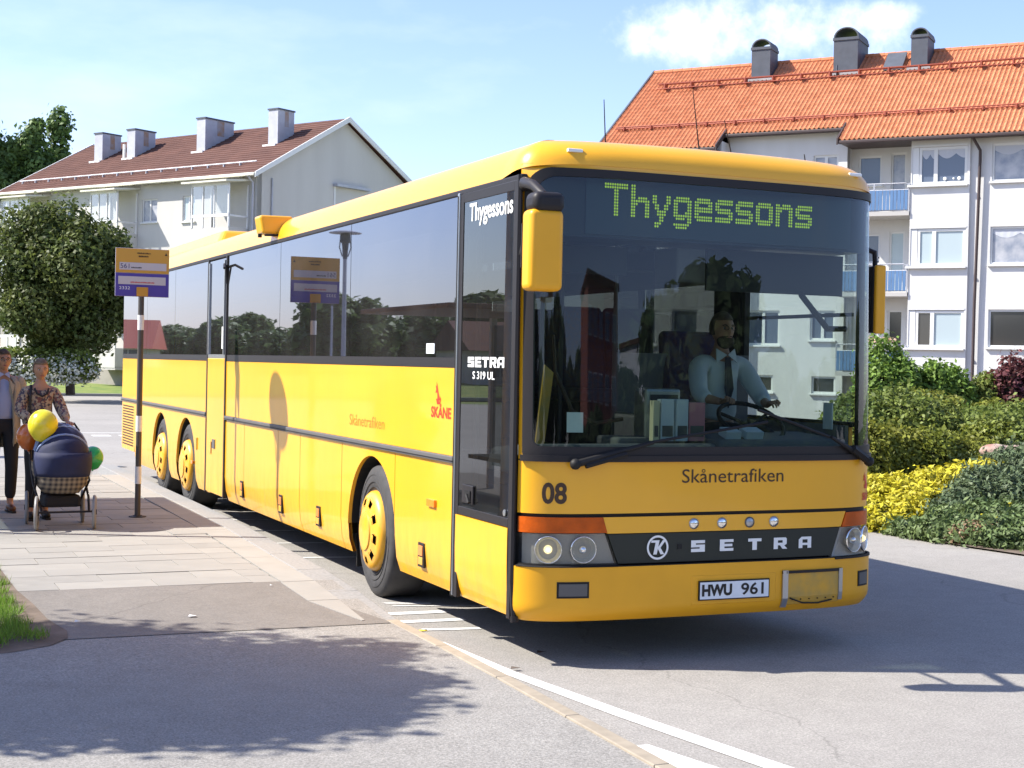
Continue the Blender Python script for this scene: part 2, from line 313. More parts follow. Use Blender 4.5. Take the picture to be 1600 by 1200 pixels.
def foliage(name, blobs, n, size, m, parent=None, seed=1, lump=.18, inner=.35, aspect=1.5, zmin=None, upbias=.3, spread=.10, freq=2.2):
    r=np.random.default_rng(seed); B=np.array(blobs,float)
    area=(B[:,3]*B[:,4]+B[:,4]*B[:,5]+B[:,3]*B[:,5]); idx=r.choice(len(B),n,p=area/area.sum())
    d=r.normal(size=(n,3)); d/=np.linalg.norm(d,axis=1)[:,None]
    base=B[idx,:3]; rad=B[idx,3:6]
    rr=1+spread*r.normal(size=n); ins=r.random(n)<inner; rr[ins]=r.random(ins.sum())**.4
    ns=sine_noise(base+d*rad,freq/max(.3,B[:,3:6].mean()),seed)
    rr=rr*(1+lump*ns); P=base+d*rad*rr[:,None]
    if zmin is not None: k=P[:,2]>zmin; P=P[k]; d=d[k]; n=len(P)
    nv=d*.9+r.normal(size=(n,3))*.75+np.array([0,0,upbias]); nv/=np.linalg.norm(nv,axis=1)[:,None]
    a=np.cross(nv,r.normal(size=(n,3))); a/=np.linalg.norm(a,axis=1)[:,None]; b=np.cross(nv,a)
    s=size*(.6+.8*r.random(n))[:,None]; A=a*s*aspect*.5; Bb=b*s*.5
    V=np.stack([P-A,P-Bb*.9+A*.1+nv*s*.12,P+A,P+Bb*.9+A*.1+nv*s*.12],1).reshape(-1,3)
    me=bpy.data.meshes.new(name); me.vertices.add(4*n); me.vertices.foreach_set('co',V.ravel())
    me.loops.add(4*n); me.loops.foreach_set('vertex_index',np.arange(4*n)); me.polygons.add(n)
    me.polygons.foreach_set('loop_start',np.arange(n)*4); me.update(calc_edges=True); me.validate()
    me.materials.append(m if not isinstance(m,str) else M[m])
    o=bpy.data.objects.new(name,me); C.objects.link(o)
    if parent: o.parent=parent
    return o
# ================================================================== THE SETTING
def sheet(name, pts, z, m, thick=0):
    b=MB(); P=[(p[0],p[1],(p[2] if len(p)>2 else z)) for p in pts]; b.add(P,[tuple(range(len(P)))])
    o=b.build(name,m,weld=False); 
    if o.data.polygons[0].normal.z<0: o.data.flip_normals()
    return tag(o,kind='structure')
sheet('ground',[(-900,-900),(900,-900),(900,900),(-900,900)],-.09,'lawn')
KX=lambda y: float(np.interp(y,[-30,-3,0,1.6,4.1,7,9,16],[-.35,-.30,-.21,-.22,-.13,-.02,0,0]))
sheet('road',[(-.35,-60),(7.25,-60),(7.25,2),(6.95,4.2),(6.9,5.6),(7.25,8),(9.3,14),(14,24),(26,44),(30,60),(-14,60),(-30,44),(-30,13.6),(-.4,13.6)],0,'asphalt')
# raised path: near part flush with the road, rising to the paved bus stop
b=MB(); YS=[-30,-12,-6,-3,0,1.6,2.2,3.07]; ZS=[.03,.03,.03,.035,.04,.05,.08,.118]
pv=[];
for y,z in zip(YS,ZS): pv += [(-9,y,z),(KX(y)-.09,y,z)]
b.add(pv,[(2*i,2*i+1,2*i+3,2*i+2) for i in range(len(YS)-1)]); tag(b.build('path',"asphalt2",weld=False),kind='structure')
b=MB(); pv=[]
for y in (1.5,1.6,2.2,3.06): z=float(np.interp(y,YS,ZS))+.004; pv+=[(-2.62+ (.12 if y<2 else 0),y+.02,z),(KX(y)-.30 if y>2 else KX(y)-.10,y,z)]
b.add(pv,[(2*i,2*i+1,2*i+3,2*i+2) for i in range(3)]); tag(b.build('asphalt_patch','asphalt3',weld=False),kind='structure')
# grass verge and bare soil by the paving
sheet('soil',[(-12,.7,.045),(-3.2,1.12,.045),(-2.75,1.22,.05),(-2.52,1.36,.052),(-2.40,1.55,.056),(-2.38,1.75,.066),(-2.46,2.1,.085),(-2.50,2.6,.108),(-2.56,3.1,.128),(-2.60,5.2,.128),(-12,5.2,.128)],0,'soil')
def grass(name, poly_fn, n, zf, h=.06, seed=3, w=.006, m='blade'):
    r=np.random.default_rng(seed); P=poly_fn(r,n); n=len(P)
    a=r.uniform(0,6.28,n); hh=h*(.5+r.random(n)); ln=r.normal(size=(n,2))*h*.45
    z=zf(P); dx=np.cos(a)*w*.5; dy=np.sin(a)*w*.5
    V=np.stack([np.c_[P[:,0]-dx,P[:,1]-dy,z],np.c_[P[:,0]+dx,P[:,1]+dy,z],np.c_[P[:,0]+ln[:,0],P[:,1]+ln[:,1],z+hh]],1).reshape(-1,3)
    me=bpy.data.meshes.new(name); me.vertices.add(3*n); me.vertices.foreach_set('co',V.ravel()); me.loops.add(3*n); me.loops.foreach_set('vertex_index',np.arange(3*n))
    me.polygons.add(n); me.polygons.foreach_set('loop_start',np.arange(n)*3); me.update(calc_edges=True); me.materials.append(M[m])
    o=bpy.data.objects.new(name,me); C.objects.link(o); return tag(o,kind='stuff')
def vp(r,n):
    P=np.c_[r.uniform(-4.2,-2.40,n),r.uniform(1.25,4.9,n)]
    edge=-2.64-.02*np.sin(P[:,1]*7)+.05*np.sin(P[:,1]*17)+np.where(P[:,1]<2.6,(2.6-P[:,1])*.07,0)
    cut=1.55+.12*np.sin(P[:,0]*9)
    return P[(P[:,0]<edge-.03*r.random(n))&(P[:,1]>cut-.25*r.random(n))]
grass('grass',vp,42000,lambda P: np.interp(P[:,1],[1.2,2.2,3.1],[.055,.10,.128]),h=.055)
tag(bpy.data.objects['grass'],'short green verge grass at the edge of the paving','grass')
# --- paved bus stop: bedding, every slab a piece of its own
b=MB(); b.box((-5.2,3.05,-.05),(-.22,13.6,.098)); pav=tag(b.build('pavement','mortar'),kind='structure')
def slabmesh(w,l,m):
    q=MB(); q.box((.003,.003,-.06),(w-.003,l-.003,0)); o=q.build('paving_slab',m,bevel=0); 
    me=o.data; bpy.data.objects.remove(o); return me
SM={(w,k):slabmesh(w,.35,k) for w in (.70,.35,.5,.2) for k in ('slab','slab2','slab3')}
def put(me,x,y,z,parent,name='paving_slab'):
    o=bpy.data.objects.new(name,me); C.objects.link(o); o.parent=parent; o.location=(x,y,z); return o
row=0; y=3.075
while y<13.4:
    x=-2.62 + (0 if row%2 else -.35)
    xe=KX(y)-.50
    while x<xe-.05:
        k=random.choice(['slab','slab','slab2','slab3']); w=.70 if x+.70<=xe+.02 else .35
        if x+w<=xe+.03: put(SM[(w,k)],x,y,.121+random.uniform(-.0025,.0025),pav)
        else:
            q=MB(); q.box((x+.003,y+.003,.06),(xe-.003,y+.347,.120)); q.build('paving_slab',k,pav)
        x+=w
    y+=.352; row+=1
for y in np.arange(3.75,13.4,.703):     # border course beside the kerb
    q=MB(); x0,x1=KX(y),KX(y+.7); q.add([(x0-.495,y,.06),(x0-.245,y,.06),(x1-.245,y+.697,.06),(x1-.495,y+.697,.06),(x0-.495,y,.123),(x0-.245,y,.123),(x1-.245,y+.697,.123),(x1-.495,y+.697,.123)],
        [(0,1,5,4),(1,2,6,5),(2,3,7,6),(3,0,4,7),(4,5,6,7)]); q.build('border_slab','slab3',pav)
for y0_,y1_,l0,l1 in ((1.62,2.3,.02,.22),(2.31,3.02,.22,.26),(3.03,3.745,.25,.25)):
    q=MB(); a_,c_=KX(y0_)-.245,KX(y1_)-.245; za=float(np.interp(y0_,YS,ZS))+.008; zc=min(.124,float(np.interp(y1_,YS,ZS))+.008)
    q.add([(a_-l0,y0_,.0),(a_,y0_,.0),(c_,y1_,.0),(c_-l1,y1_,.0),(a_-l0,y0_,za),(a_,y0_,za),(c_,y1_,zc),(c_-l1,y1_,zc)],[(0,1,5,4),(1,2,6,5),(2,3,7,6),(3,0,4,7),(4,5,6,7)]); q.build('border_slab','slab3',pav)
# kerb stones, each about a metre
kerb=empty('kerb'); tag(kerb,kind='structure'); kerb.location=(0,0,0)
y=1.62
while y<15:
    l=1.0; x0,x1=KX(y),KX(y+l); z0=float(np.interp(y,[1.6,2.4,3.2],[.05,.09,.125])); z1=float(np.interp(y+l,[1.6,2.4,3.2],[.05,.09,.125]))
    q=MB(); q.add([(x0-.24,y+.004,-.05),(x0,y+.004,-.05),(x1,y+l-.004,-.05),(x1-.24,y+l-.004,-.05),(x0-.24,y+.004,z0),(x0-.01,y+.004,z0),(x1-.01,y+l-.004,z1),(x1-.24,y+l-.004,z1)],
       [(0,1,5,4),(1,2,6,5),(2,3,7,6),(3,0,4,7),(4,5,6,7)]); q.build('kerb_stone','kerb',kerb,bevel=.008); y+=l
y=-7
while y<1.6:
    l=.96; x0,x1=KX(y),KX(y+l); z0=.05; q=MB()
    q.add([(x0-.09,y+.003,-.05),(x0,y+.003,-.05),(x1,y+l-.003,-.05),(x1-.09,y+l-.003,-.05),(x0-.09,y+.003,z0),(x0-.008,y+.003,z0),(x1-.008,y+l-.003,z0),(x1-.09,y+l-.003,z0)],
       [(0,1,5,4),(1,2,6,5),(2,3,7,6),(3,0,4,7),(4,5,6,7)]); q.build('kerb_stone','kerb2',kerb,bevel=.005); y+=l
# painted markings, 4 mm above the road
def marking(pts,m='paint'): return sheet('road_marking',pts,.004,m)
marking([(-.20,1.0),(-.13,1.0),(-.06,0),(.10,-1.15),(.40,-2.9),(.85,-5.5),(.74,-5.5),(.27,-2.9),(-.01,-1.15),(-.15,0)])
marking([(-.20,-1.72),(-.13,-1.72),(.13,-2.9),(.02,-2.9),(-.22,-2.1)])
for x0,y0,x1,y1,w in ((.0,2.55,.32,2.44,.05),(.02,2.42,1.1,2.15,.035),(-.12,2.06,.30,2.05,.11),(-.14,1.73,.31,1.71,.10),(-.10,1.42,.28,1.36,.07),(-.18,1.40,-.09,1.41,.05)):
    marking([(x0,y0),(x1,y1),(x1+.01,y1+w),(x0-.01,y0+w)],'ypaint' if x0==-.18 else 'paint')
for k in range(5): marking([(-.02+.02*k,5.2+k*1.1),(.6,5.1+k*1.1),(.6,5.16+k*1.1),(-.02+.02*k,5.26+k*1.1)])
for x in (.55,1.15,1.75,2.5,3.4): marking([(x,26.2),(x+.4,26.2),(x+.4,26.7),(x,26.7)])
marking([(-1.5,27.6),(8,27.6),(8,27.75),(-1.5,27.75)])
# far side of the road: kerb, verge, lawn rising to the house
sheet('lawn',[(-60,60.3,.1),(40,60.3,.1),(60,64,.1),(60,130,1.6),(-60,130,1.2),(-60,68,.9)],0,'lawn')
b=MB(); b.box((-40,59.9,-.05),(40,60.3,.12)); tag(b.build('far_kerb','kerb'),kind='structure')
sheet('footpath',[(-40,61.6),(40,61.6),(40,63.2),(-40,63.2)],.16,'slab')
# garden ground to the right of the road
sheet('garden_soil',[(7.2,-60),(7.2,2),(6.90,4.2),(6.85,5.6),(7.2,8),(9.3,14),(14.1,24),(26.1,44),(80,30),(80,-60)],.02,'soil')

# small litter on the path and road
for i,(x,y,z,s,m) in enumerate([(-1.55,1.98,.075,.03,'white'),(-.78,2.9,.115,.012,'white'),(-2.30,1.9,.09,.02,'white'),(-.05,.05,.012,.03,'soil'),(.30,.45,.012,.03,'brownink'),(.28,16.7,.006,.09,'display')]):
    q=MB(); q.poly([(x-s,y-.5*s,z+.004),(x+s*.9,y-.6*s,z+.008),(x+s*.7,y+.6*s,z+.004),(x-s*.5,y+.5*s,z+.012)],(0,0,.002))
    tag(q.build('litter',m),['white scrap of litter lying on the dark asphalt patch','tiny pale scrap near the edge of the slabs','pale scrap lying beside the grass verge','dark leaf lying on the white road line','brown leaf lying on the road in front of the bus','dark blue paper lying on the far pavement behind the pram'][i],'litter')
# ================================================================== THE BUS
WB, SE, SD = 2.57, 4.0, .42      # width, superellipse exponent, nose depth
LEN = 14.95
bus=empty('bus',(0,0,0),0,'long yellow three-axle coach pulled in at the kerb with Thygessons on its display','bus')
# nose outline by arc length, from the kerb side (s=0) round to the far side
th=np.linspace(math.pi,0,1601); cxs=np.sign(np.cos(th))*np.abs(np.cos(th))**(2/SE); sys_=np.abs(np.sin(th))**(2/SE)
PX=WB/2+cxs*WB/2; PY=SD*(1-sys_); 
PX=np.r_[0,PX,WB]; PY=np.r_[1.2,PY,1.2]
SL=np.r_[0,np.cumsum(np.hypot(np.diff(PX),np.diff(PY)))]-(1.2-SD)   # s=0 where x=0,y=SD
SMAX=float(SL[-1]-(1.2-SD))
def s_of_x(x): return float(np.interp(x,PX[1:-1],SL[1:-1]))
def s_of_y(y,left=True):
    if left: return float(np.interp(-y,-PY[:800],SL[:800]))
    return float(np.interp(y,PY[803:],SL[803:]))
def lean(z): return max(0,z-1.3)*.035
def prof(z):
    if z<.603: return -.022+ (.05*((.36-z)/.09)**2 if z<.36 else 0)
    return 0.0
def FP(s,z,off=0):
    x=np.interp(s,SL,PX); y=np.interp(s,SL,PY); e=.006
    tx=np.interp(s+e,SL,PX)-np.interp(s-e,SL,PX); ty=np.interp(s+e,SL,PY)-np.interp(s-e,SL,PY); n=math.hypot(tx,ty) or 1
    nx,ny=ty/n,-tx/n      # outward
    o=off-prof(z); k=max(0,min(1,(SD+.1-y)/SD))
    return (float(x+nx*o), float(y+ny*o+lean(z)*k), z)
def patch(name,s0,s1,z0,z1,off,m,parent,thick=.02,ds=.03,dz=.06,smooth=True,bevel=0,s0b=None,s1b=None):
    """s0,s1 at the bottom edge; s0b,s1b at the top edge"""
    s0b=s0 if s0b is None else s0b; s1b=s1 if s1b is None else s1b
    ns=max(2,int((s1-s0)/ds)+1); nz=max(2,int((z1-z0)/dz)+1); b=MB(); vs=[]
    for lay in (off,off-thick):
        for j in range(nz+1):
            t=j/nz; z=z0+(z1-z0)*t; a=s0+(s0b-s0)*t; c=s1+(s1b-s1)*t
            for i in range(ns+1): vs.append(FP(a+(c-a)*i/ns,z,lay))
    W1=ns+1; K=W1*(nz+1); fs=[]
    for j in range(nz):
        for i in range(ns):
            a=j*W1+i; fs.append((a,a+1,a+W1+1,a+W1)); fs.append((K+a,K+a+W1,K+a+W1+1,K+a+1))
    for i in range(ns): fs.append((i,K+i,K+i+1,i+1)); a=nz*W1+i; fs.append((a,a+1,K+a+1,K+a))
    for j in range(nz): a=j*W1; fs.append((a,a+W1,K+a+W1,K+a)); a=j*W1+ns; fs.append((a,K+a,K+a+W1,a+W1))
    b.add(vs,fs); return b.build(name,m,parent,smooth=35 if smooth else False,bevel=bevel)
def rrect(s0,s1,z0,z1,r,n=10,ns=70,nz=34):
    """rounded rectangle loop in (s,z); r = (bottomleft,bottomright,topright,topleft)"""
    P=[]; cs=[(s0+r[0],z0+r[0],r[0],180),(s1-r[1],z0+r[1],r[1],270),(s1-r[2],z1-r[2],r[2],0),(s0+r[3],z1-r[3],r[3],90)]; cnt=[ns,nz,ns,nz]
    for k,(a,c,q,st) in enumerate(cs):
        for i in range(n+1): w=math.radians(st+90*i/n); P.append((a+q*math.cos(w),c+q*math.sin(w)))
        a2,c2,q2,st2=cs[(k+1)%4]; p0=P[-1]; p1=(a2+q2*math.cos(math.radians(st2)),c2+q2*math.sin(math.radians(st2)))
        for i in range(1,cnt[k]): t=i/cnt[k]; P.append((p0[0]+(p1[0]-p0[0])*t,p0[1]+(p1[1]-p0[1])*t))
    return P
def ring(name,A,B_,off,m,thick=.015,steps=2,offB=None):
    offB=off if offB is None else offB; n=len(A); b=MB(); vs=[]
    for k in range(steps+1):
        t=k/steps
        for (a,c) in zip(A,B_): vs.append(FP(a[0]+(c[0]-a[0])*t,a[1]+(c[1]-a[1])*t,off+(offB-off)*t))
    for (P,o) in ((B_,offB),(A,off)):
        for a in P: vs.append(FP(a[0],a[1],o-thick))
    fs=[]; R=steps+3
    for k in range(R):
        for i in range(n): j=(i+1)%n; k2=(k+1)%R; fs.append((k*n+i,k*n+j,k2*n+j,k2*n+i))
    b.add(vs,fs); return b.build(name,m,bus,smooth=35)
SA,SB=s_of_y(.215),s_of_y(.36,False)      # kerb-side seal, far-side end of the nose
ZR=3.0
# windscreen: yellow surround, black frit, curved pane
OUT=rrect(SA,SB,1.235,ZR+.0,(.001,.001,.001,.001)); WS=rrect(SA+.035,SB-.012,1.248,2.975,(.03,.03,.16,.17)); WI=rrect(SA+.10,SB-.07,1.315,2.925,(.05,.05,.13,.14))
ring('windscreen_surround',OUT,WS,.0,'yellow',steps=1)
ring('windscreen_seal',WS,WI,.010,'frame',thick=.03,steps=2)
def disc(name,A,off,m,rings=14):
    n=len(A); cs=sum(a[0] for a in A)/n; cz_=sum(a[1] for a in A)/n; b=MB(); vs=[]
    for k in range(rings):
        t=1-k/rings
        for a in A: vs.append(FP(cs+(a[0]-cs)*t,cz_+(a[1]-cz_)*t,off))
    vs.append(FP(cs,cz_,off)); fs=[(k*n+i,k*n+(i+1)%n,(k+1)*n+(i+1)%n,(k+1)*n+i) for k in range(rings-1) for i in range(n)]
    fs+=[((rings-1)*n+i,(rings-1)*n+(i+1)%n,rings*n) for i in range(n)]; b.add(vs,fs); return b.build(name,m,bus,smooth=True)
disc('windscreen',rrect(SA+.09,SB-.06,1.305,2.935,(.05,.05,.13,.14)),.0,'wglass',rings=24)
patch('windscreen_sill',SA+.03,SB-.01,1.225,1.262,.022,'frame',bus,.04)
# lower nose
patch('front_panel',SA,SB,.915,1.228,0,'yellow',bus,.03)
sA,sB=SA+.012,SB-.012
hl_o,hl_t,hl_b=s_of_x(.50),s_of_x(.485),s_of_x(.575)
hr_t,hr_m,hr_b=s_of_x(2.27),s_of_x(2.24),s_of_x(2.16)
patch('groove',SA+.005,SB-.005,.885,.916,-.018,'black',bus,.02)
patch('trim_panel',s_of_x(.525),s_of_x(2.225),.795,.893,.0,'yellow',bus,.03,s0b=s_of_x(.495),s1b=s_of_x(2.265))
patch('grille_strip',s_of_x(.60),s_of_x(2.155),.612,.790,-.004,'strip',bus,.03,s0b=s_of_x(.53),s1b=s_of_x(2.22))
def headlight(side):
    root=patch('headlight_housing',*( (sA,s_of_x(.588),.612,.792) if side<0 else (s_of_x(2.165),sB,.60,.785)),-.035,'lampbowl',bus,.03,
       s0b=sA if side<0 else s_of_x(2.235), s1b=s_of_x(.52) if side<0 else sB)
    if side<0: amb=patch('indicator',sA,s_of_x(.522),.800,.893,.004,'amber',bus,.03,s1b=s_of_x(.492))
    else: amb=patch('indicator',s_of_x(2.232),sB,.793,.885,.004,'amber',bus,.03,s0b=s_of_x(2.268))
    fr=patch('bezel',*((sA,s_of_x(.590),.600,.614) if side<0 else (s_of_x(2.16),sB,.588,.602)),.006,'black',bus,.035)
    xs=((.165,1),(.375,0)) if side<0 else ((2.36,0),(2.49,1))
    for x,lit in xs:
        s=s_of_x(x); c=Vector(FP(s,.70,-.03)); n=(Vector(FP(s,.70,.1))-Vector(FP(s,.70,0))).normalized()
        r=.076 if not lit else .078
        if x>2.5: r=.060
        b=MB(); prof_=[(r,.030),(r*.97,.022),(r*.80,-.004),(r*.62,-.022),(r*.60,-.016),(r*.40,-.034),(.012,-.04),(0.001,-.04)]
        b.lathe(prof_,n=24); o=b.build('reflector','satin',root,smooth=True); o.rotation_euler=n.to_track_quat('Z','Y').to_euler(); o.location=c-root.location+n*.0
        b=MB(); b.ball((0,0,.005),(.026,.026,.03),12,8); b.tube([(0,0,-.03),(0,0,.01)],.012); q=b.build('lamp_bulb','lampglow' if lit else 'chrome',root,smooth=True); q.rotation_euler=o.rotation_euler; q.location=c
        b=MB(); b.lathe([(r*1.00,.028),(r*1.05,.032),(r*1.07,.018)],n=24); q=b.build('lamp_ring','chrome',root,smooth=True); q.rotation_euler=o.rotation_euler; q.location=c
    if side<0: patch('lens',sA+.003,s_of_x(.585),.615,.790,.0,'lens',root,.004,s1b=s_of_x(.518),ds=.02)
    else: patch('lens',s_of_x(2.168),sB-.003,.603,.783,.0,'lens',root,.004,s0b=s_of_x(2.237),ds=.02)
headlight(-1); headlight(1)
patch('nose_backing',SA+.01,SB-.01,.60,.93,-.075,'black',bus,.01)
# bumper
bp=patch('bumper',SA-.0,SB+.0,.27,.597,0,'yellow2',bus,.05,ds=.025,dz=.03)
patch('bumper_seam',SA+.004,SB-.004,.594,.602,-.006,'black',bus,.03)
for x0,x1,z0,z1 in ((.215,.405,.415,.512),(2.37,2.475,.40,.50)):
    fo=patch('fog_lamp',s_of_x(x0),s_of_x(x1),z0,z1,.004,'black',bus,.02,smooth=False); patch('lens',s_of_x(x0)+.012,s_of_x(x1)-.012,z0+.012,z1-.012,.007,'grey',fo,.004,smooth=False)
patch('plate_recess',s_of_x(1.09),s_of_x(1.70),.345,.525,.003,'yellow2',bus,.012,bevel=.004)
pl=patch('number_plate',s_of_x(1.135),s_of_x(1.645),.372,.492,.015,'black',bus,.008,smooth=False)
patch('plate_face',s_of_x(1.143),s_of_x(1.637),.380,.484,.018,'plate',pl,.004,smooth=False)
def fmap(x0,z0,off): s0=s_of_x(x0); return lambda a,b: FP(s0+a,z0+b,off)
for t,x0,w in (('HWU',1.155,.215),('961',1.435,.165)):
    text_obj('lettering',t,fmap(x0,.398,.0195),w,.072,'ink',pl,bold=.05 if t=='HWU' else .02)
ha=patch('tow_hatch',s_of_x(1.78),s_of_x(2.20),.315,.52,.008,'hatch',bus,.02,smooth=False,bevel=.006)
for a,b_,c,d in ((1.745,1.785,.30,.535),(1.745,2.215,.515,.532),(2.185,2.215,.33,.532)): patch('hatch_bracket',s_of_x(a),s_of_x(b_),c,d,.016,'alu' if b_-a<.1 else 'frame',ha,.012,smooth=False)
for k in range(6): patch('bolt',s_of_x(1.82+.065*k),s_of_x(1.826+.065*k),.345,.352,.012,'black',ha,.006,smooth=False)
b=MB(); b.tube([FP(s_of_x(1.80),.36,.016),FP(s_of_x(1.90),.325,.018),FP(s_of_x(2.02),.318,.018),FP(s_of_x(2.13),.335,.016)],.005,6); b.build('hatch_cable','black',ha)
# round lamps in the trim panel
for x,m_ in ((1.11,'chrome'),(1.31,'chrome'),(1.51,'alu'),(1.69,'chrome')):
    s=s_of_x(x); b=MB()
    for pr,mm in (([(.034,-.004),(.034,.006),(.028,.009)],0),([(.028,.006),(.02,.011),(.001,.012)],1)):
        b.m=mm; b.lathe(pr,(0,0,0),n=20)
    o=b.build('round_lamp',['alu' if m_=='chrome' else 'grey',m_],bus,smooth=True); c=Vector(FP(s,.843,.0)); o.location=c; o.rotation_euler=(math.radians(90),0,0)
# lettering on the nose
text_obj('lettering','Skånetrafiken',fmap(1.02,1.095,.003),.735,.082,'brownink',bus)
text_obj('lettering','08',fmap(.125,.975,.003),.150,.125,'brownink',bus,bold=.03)
def stamp(name,polys,mapf,m,parent,k=1):
    b=MB()
    for P in polys:
        n=max(1,int(k)); b.add([mapf(a,c) for a,c in P],[tuple(range(len(P)))])
    return b.build(name,m,parent,weld=False,fixn=False)
def R_(a,b,c,d): return [(a,b),(c,b),(c,d),(a,d)]
LT={'S':[R_(0,0,1,.28),R_(0,.40,1,.62),R_(0,.74,1,1),R_(0,.62,.34,.74),R_(.62,.28,1,.40)],
 'E':[R_(0,0,.34,1),R_(.34,0,1,.24),R_(.34,.39,.92,.61),R_(.34,.76,1,1)],
 'T':[R_(0,.74,1,1),R_(.32,0,.66,.74)],
 'R':[R_(0,0,.32,1),[(.32,.76),(1,.76),(1,.9),(.9,1),(.32,1)],R_(.68,.54,1,.76),[(.32,.32),(.86,.32),(1,.44),(1,.54),(.32,.54)],[(.48,.32),(.80,.32),(1.05,0),(.68,0)]],
 'A':[[(0,0),(.30,0),(.30,.76),(.0,.76)],[(0,.76),(1,.76),(1,1),(.22,1)],R_(.70,0,1,.76),R_(.30,.26,.70,.46)]}
for ch,x in zip('SETRA',(1.095,1.30,1.505,1.695,1.885)):
    mp_=fmap(x,.668,.0); stamp('letter',[[(a*.098,c*.072) for a,c in P] for P in LT[ch]],mp_,'white',bus)
mp_=fmap(.86,.704,.004)
b=MB(); nn=36
for i in range(nn):
    a,c=2*math.pi*i/nn,2*math.pi*(i+1)/nn; b.add([mp_(r*math.cos(w),r*math.sin(w)) for r,w in ((.061,a),(.074,a),(.074,c),(.061,c))],[(0,1,2,3)])
for P in ([(-.030,-.042),(-.006,-.042),(.012,.044),(-.012,.044)],[(.004,.004),(.034,.044),(.056,.044),(.014,-.008)],[(-.002,-.002),(.010,.012),(.046,-.042),(.020,-.042)],[(-.046,.030),(.0,.030),(.004,.044),(-.042,.044)]):
    b.add([mp_(a,c) for a,c in P],[(0,1,2,3)])
b.build('maker_emblem','white',bus,weld=False,fixn=False)
patch('grille_sensor',s_of_x(1.0),s_of_x(1.03),.69,.72,.001,'black',bus,.004,smooth=False)
def griffin(mapf,k,parent):
    P=[[(0,.3),(.18,.0),(.5,.02),(.42,.2),(.22,.3)],[(.22,.3),(.42,.2),(.62,.26),(.40,.55),(.18,.62)],[(-.10,.60),(.18,.62),(.40,.55),(.18,1.05),(.05,1.2),(.08,.95),(-.08,1.0),(.02,.8)],[(.42,.02),(.62,.02),(.75,.3),(.62,.42),(.55,.2)]]
    b=MB()
    for p in P: b.add([mapf(a*k,c*k) for a,c in p],[tuple(range(len(p)))])
    return b.build('griffin_emblem','redink',parent,weld=False,fixn=False)
sk=s_of_x(2.43)
griffin(lambda a,c: FP(sk+.02+a,1.03+c,.003),.09,bus); text_obj('lettering','SKÅNE',lambda a,c: FP(sk+a,.955+c,.003),.16,.05,'redink',bus,bold=.03)
# destination display: box behind the glass, lit dots
def inset_pt(s,z,d): return FP(s,z,-d)
b=MB(); b.add([ (s_[0],s_[1],s_[2]) for s_ in (inset_pt(s_of_x(.16),2.56,.12),inset_pt(s_of_x(2.42),2.56,.12),inset_pt(s_of_x(2.42),2.99,.12),inset_pt(s_of_x(.16),2.99,.12))],[(0,1,2,3)])
b.v=[]; b.f=[]; b.mi=[]
b.box((.10,.20,2.58),(2.47,.60,3.02)); b.build('destination_display','display',bus)
b=MB(); b.box((.42,.190,2.60),(2.36,.198,2.965)); b.build('display_window',mat('display_screen',(.028,.050,.075),.3),bus)
LB_={'T':["1111111111","1111111111","....11....","....11....","....11....","....11....","....11....","....11....","....11....","....11....","....11...."],
'h':["11......","11......","11......","11......","11.1111.","11111111","111...11","11....11","11....11","11....11","11....11"],
'y':["11....11","11....11","11....11",".11..11.",".11..11.","..1111..","..1111..","...11...","...11...",".111....",".11....."],
'g':[".111111.","11111111","11....11","11....11","11....11","11...111","11111111",".1111.11","......11","1111111.",".11111.."],
'e':[".111111.","11111111","11....11","11111111","11111111","11......","11111111",".1111111"],
's':[".1111111","11111111","11......","1111111.",".1111111","......11","11111111","1111111."],
'o':[".111111.","11111111","11....11","11....11","11....11","11....11","11111111",".111111."],
'n':["11.1111.","11111111","111...11","11....11","11....11","11....11","11....11","11....11"]}
x=.55; pt=.0163; zb=2.725
for ch in 'Thygessons':
    G=LB_[ch]; h=len(G); b=MB(); desc=3 if ch in 'yg' else 0
    for r_,line in enumerate(G):
        for c_,v in enumerate(line):
            if v=='1':
                z=zb+(h-1-r_-desc)*pt*1.13; xx=x+c_*pt; q=pt*.43; yy=.186
                b.add([(xx-q,yy,z),(xx-q*.5,yy,z-q),(xx+q*.5,yy,z-q),(xx+q,yy,z),(xx+q*.5,yy,z+q),(xx-q*.5,yy,z+q)],[(0,1,2,3,4,5)])
    b.build('led_letter','led',bus,weld=False,fixn=False); x+=(len(G[0])+1.2)*pt
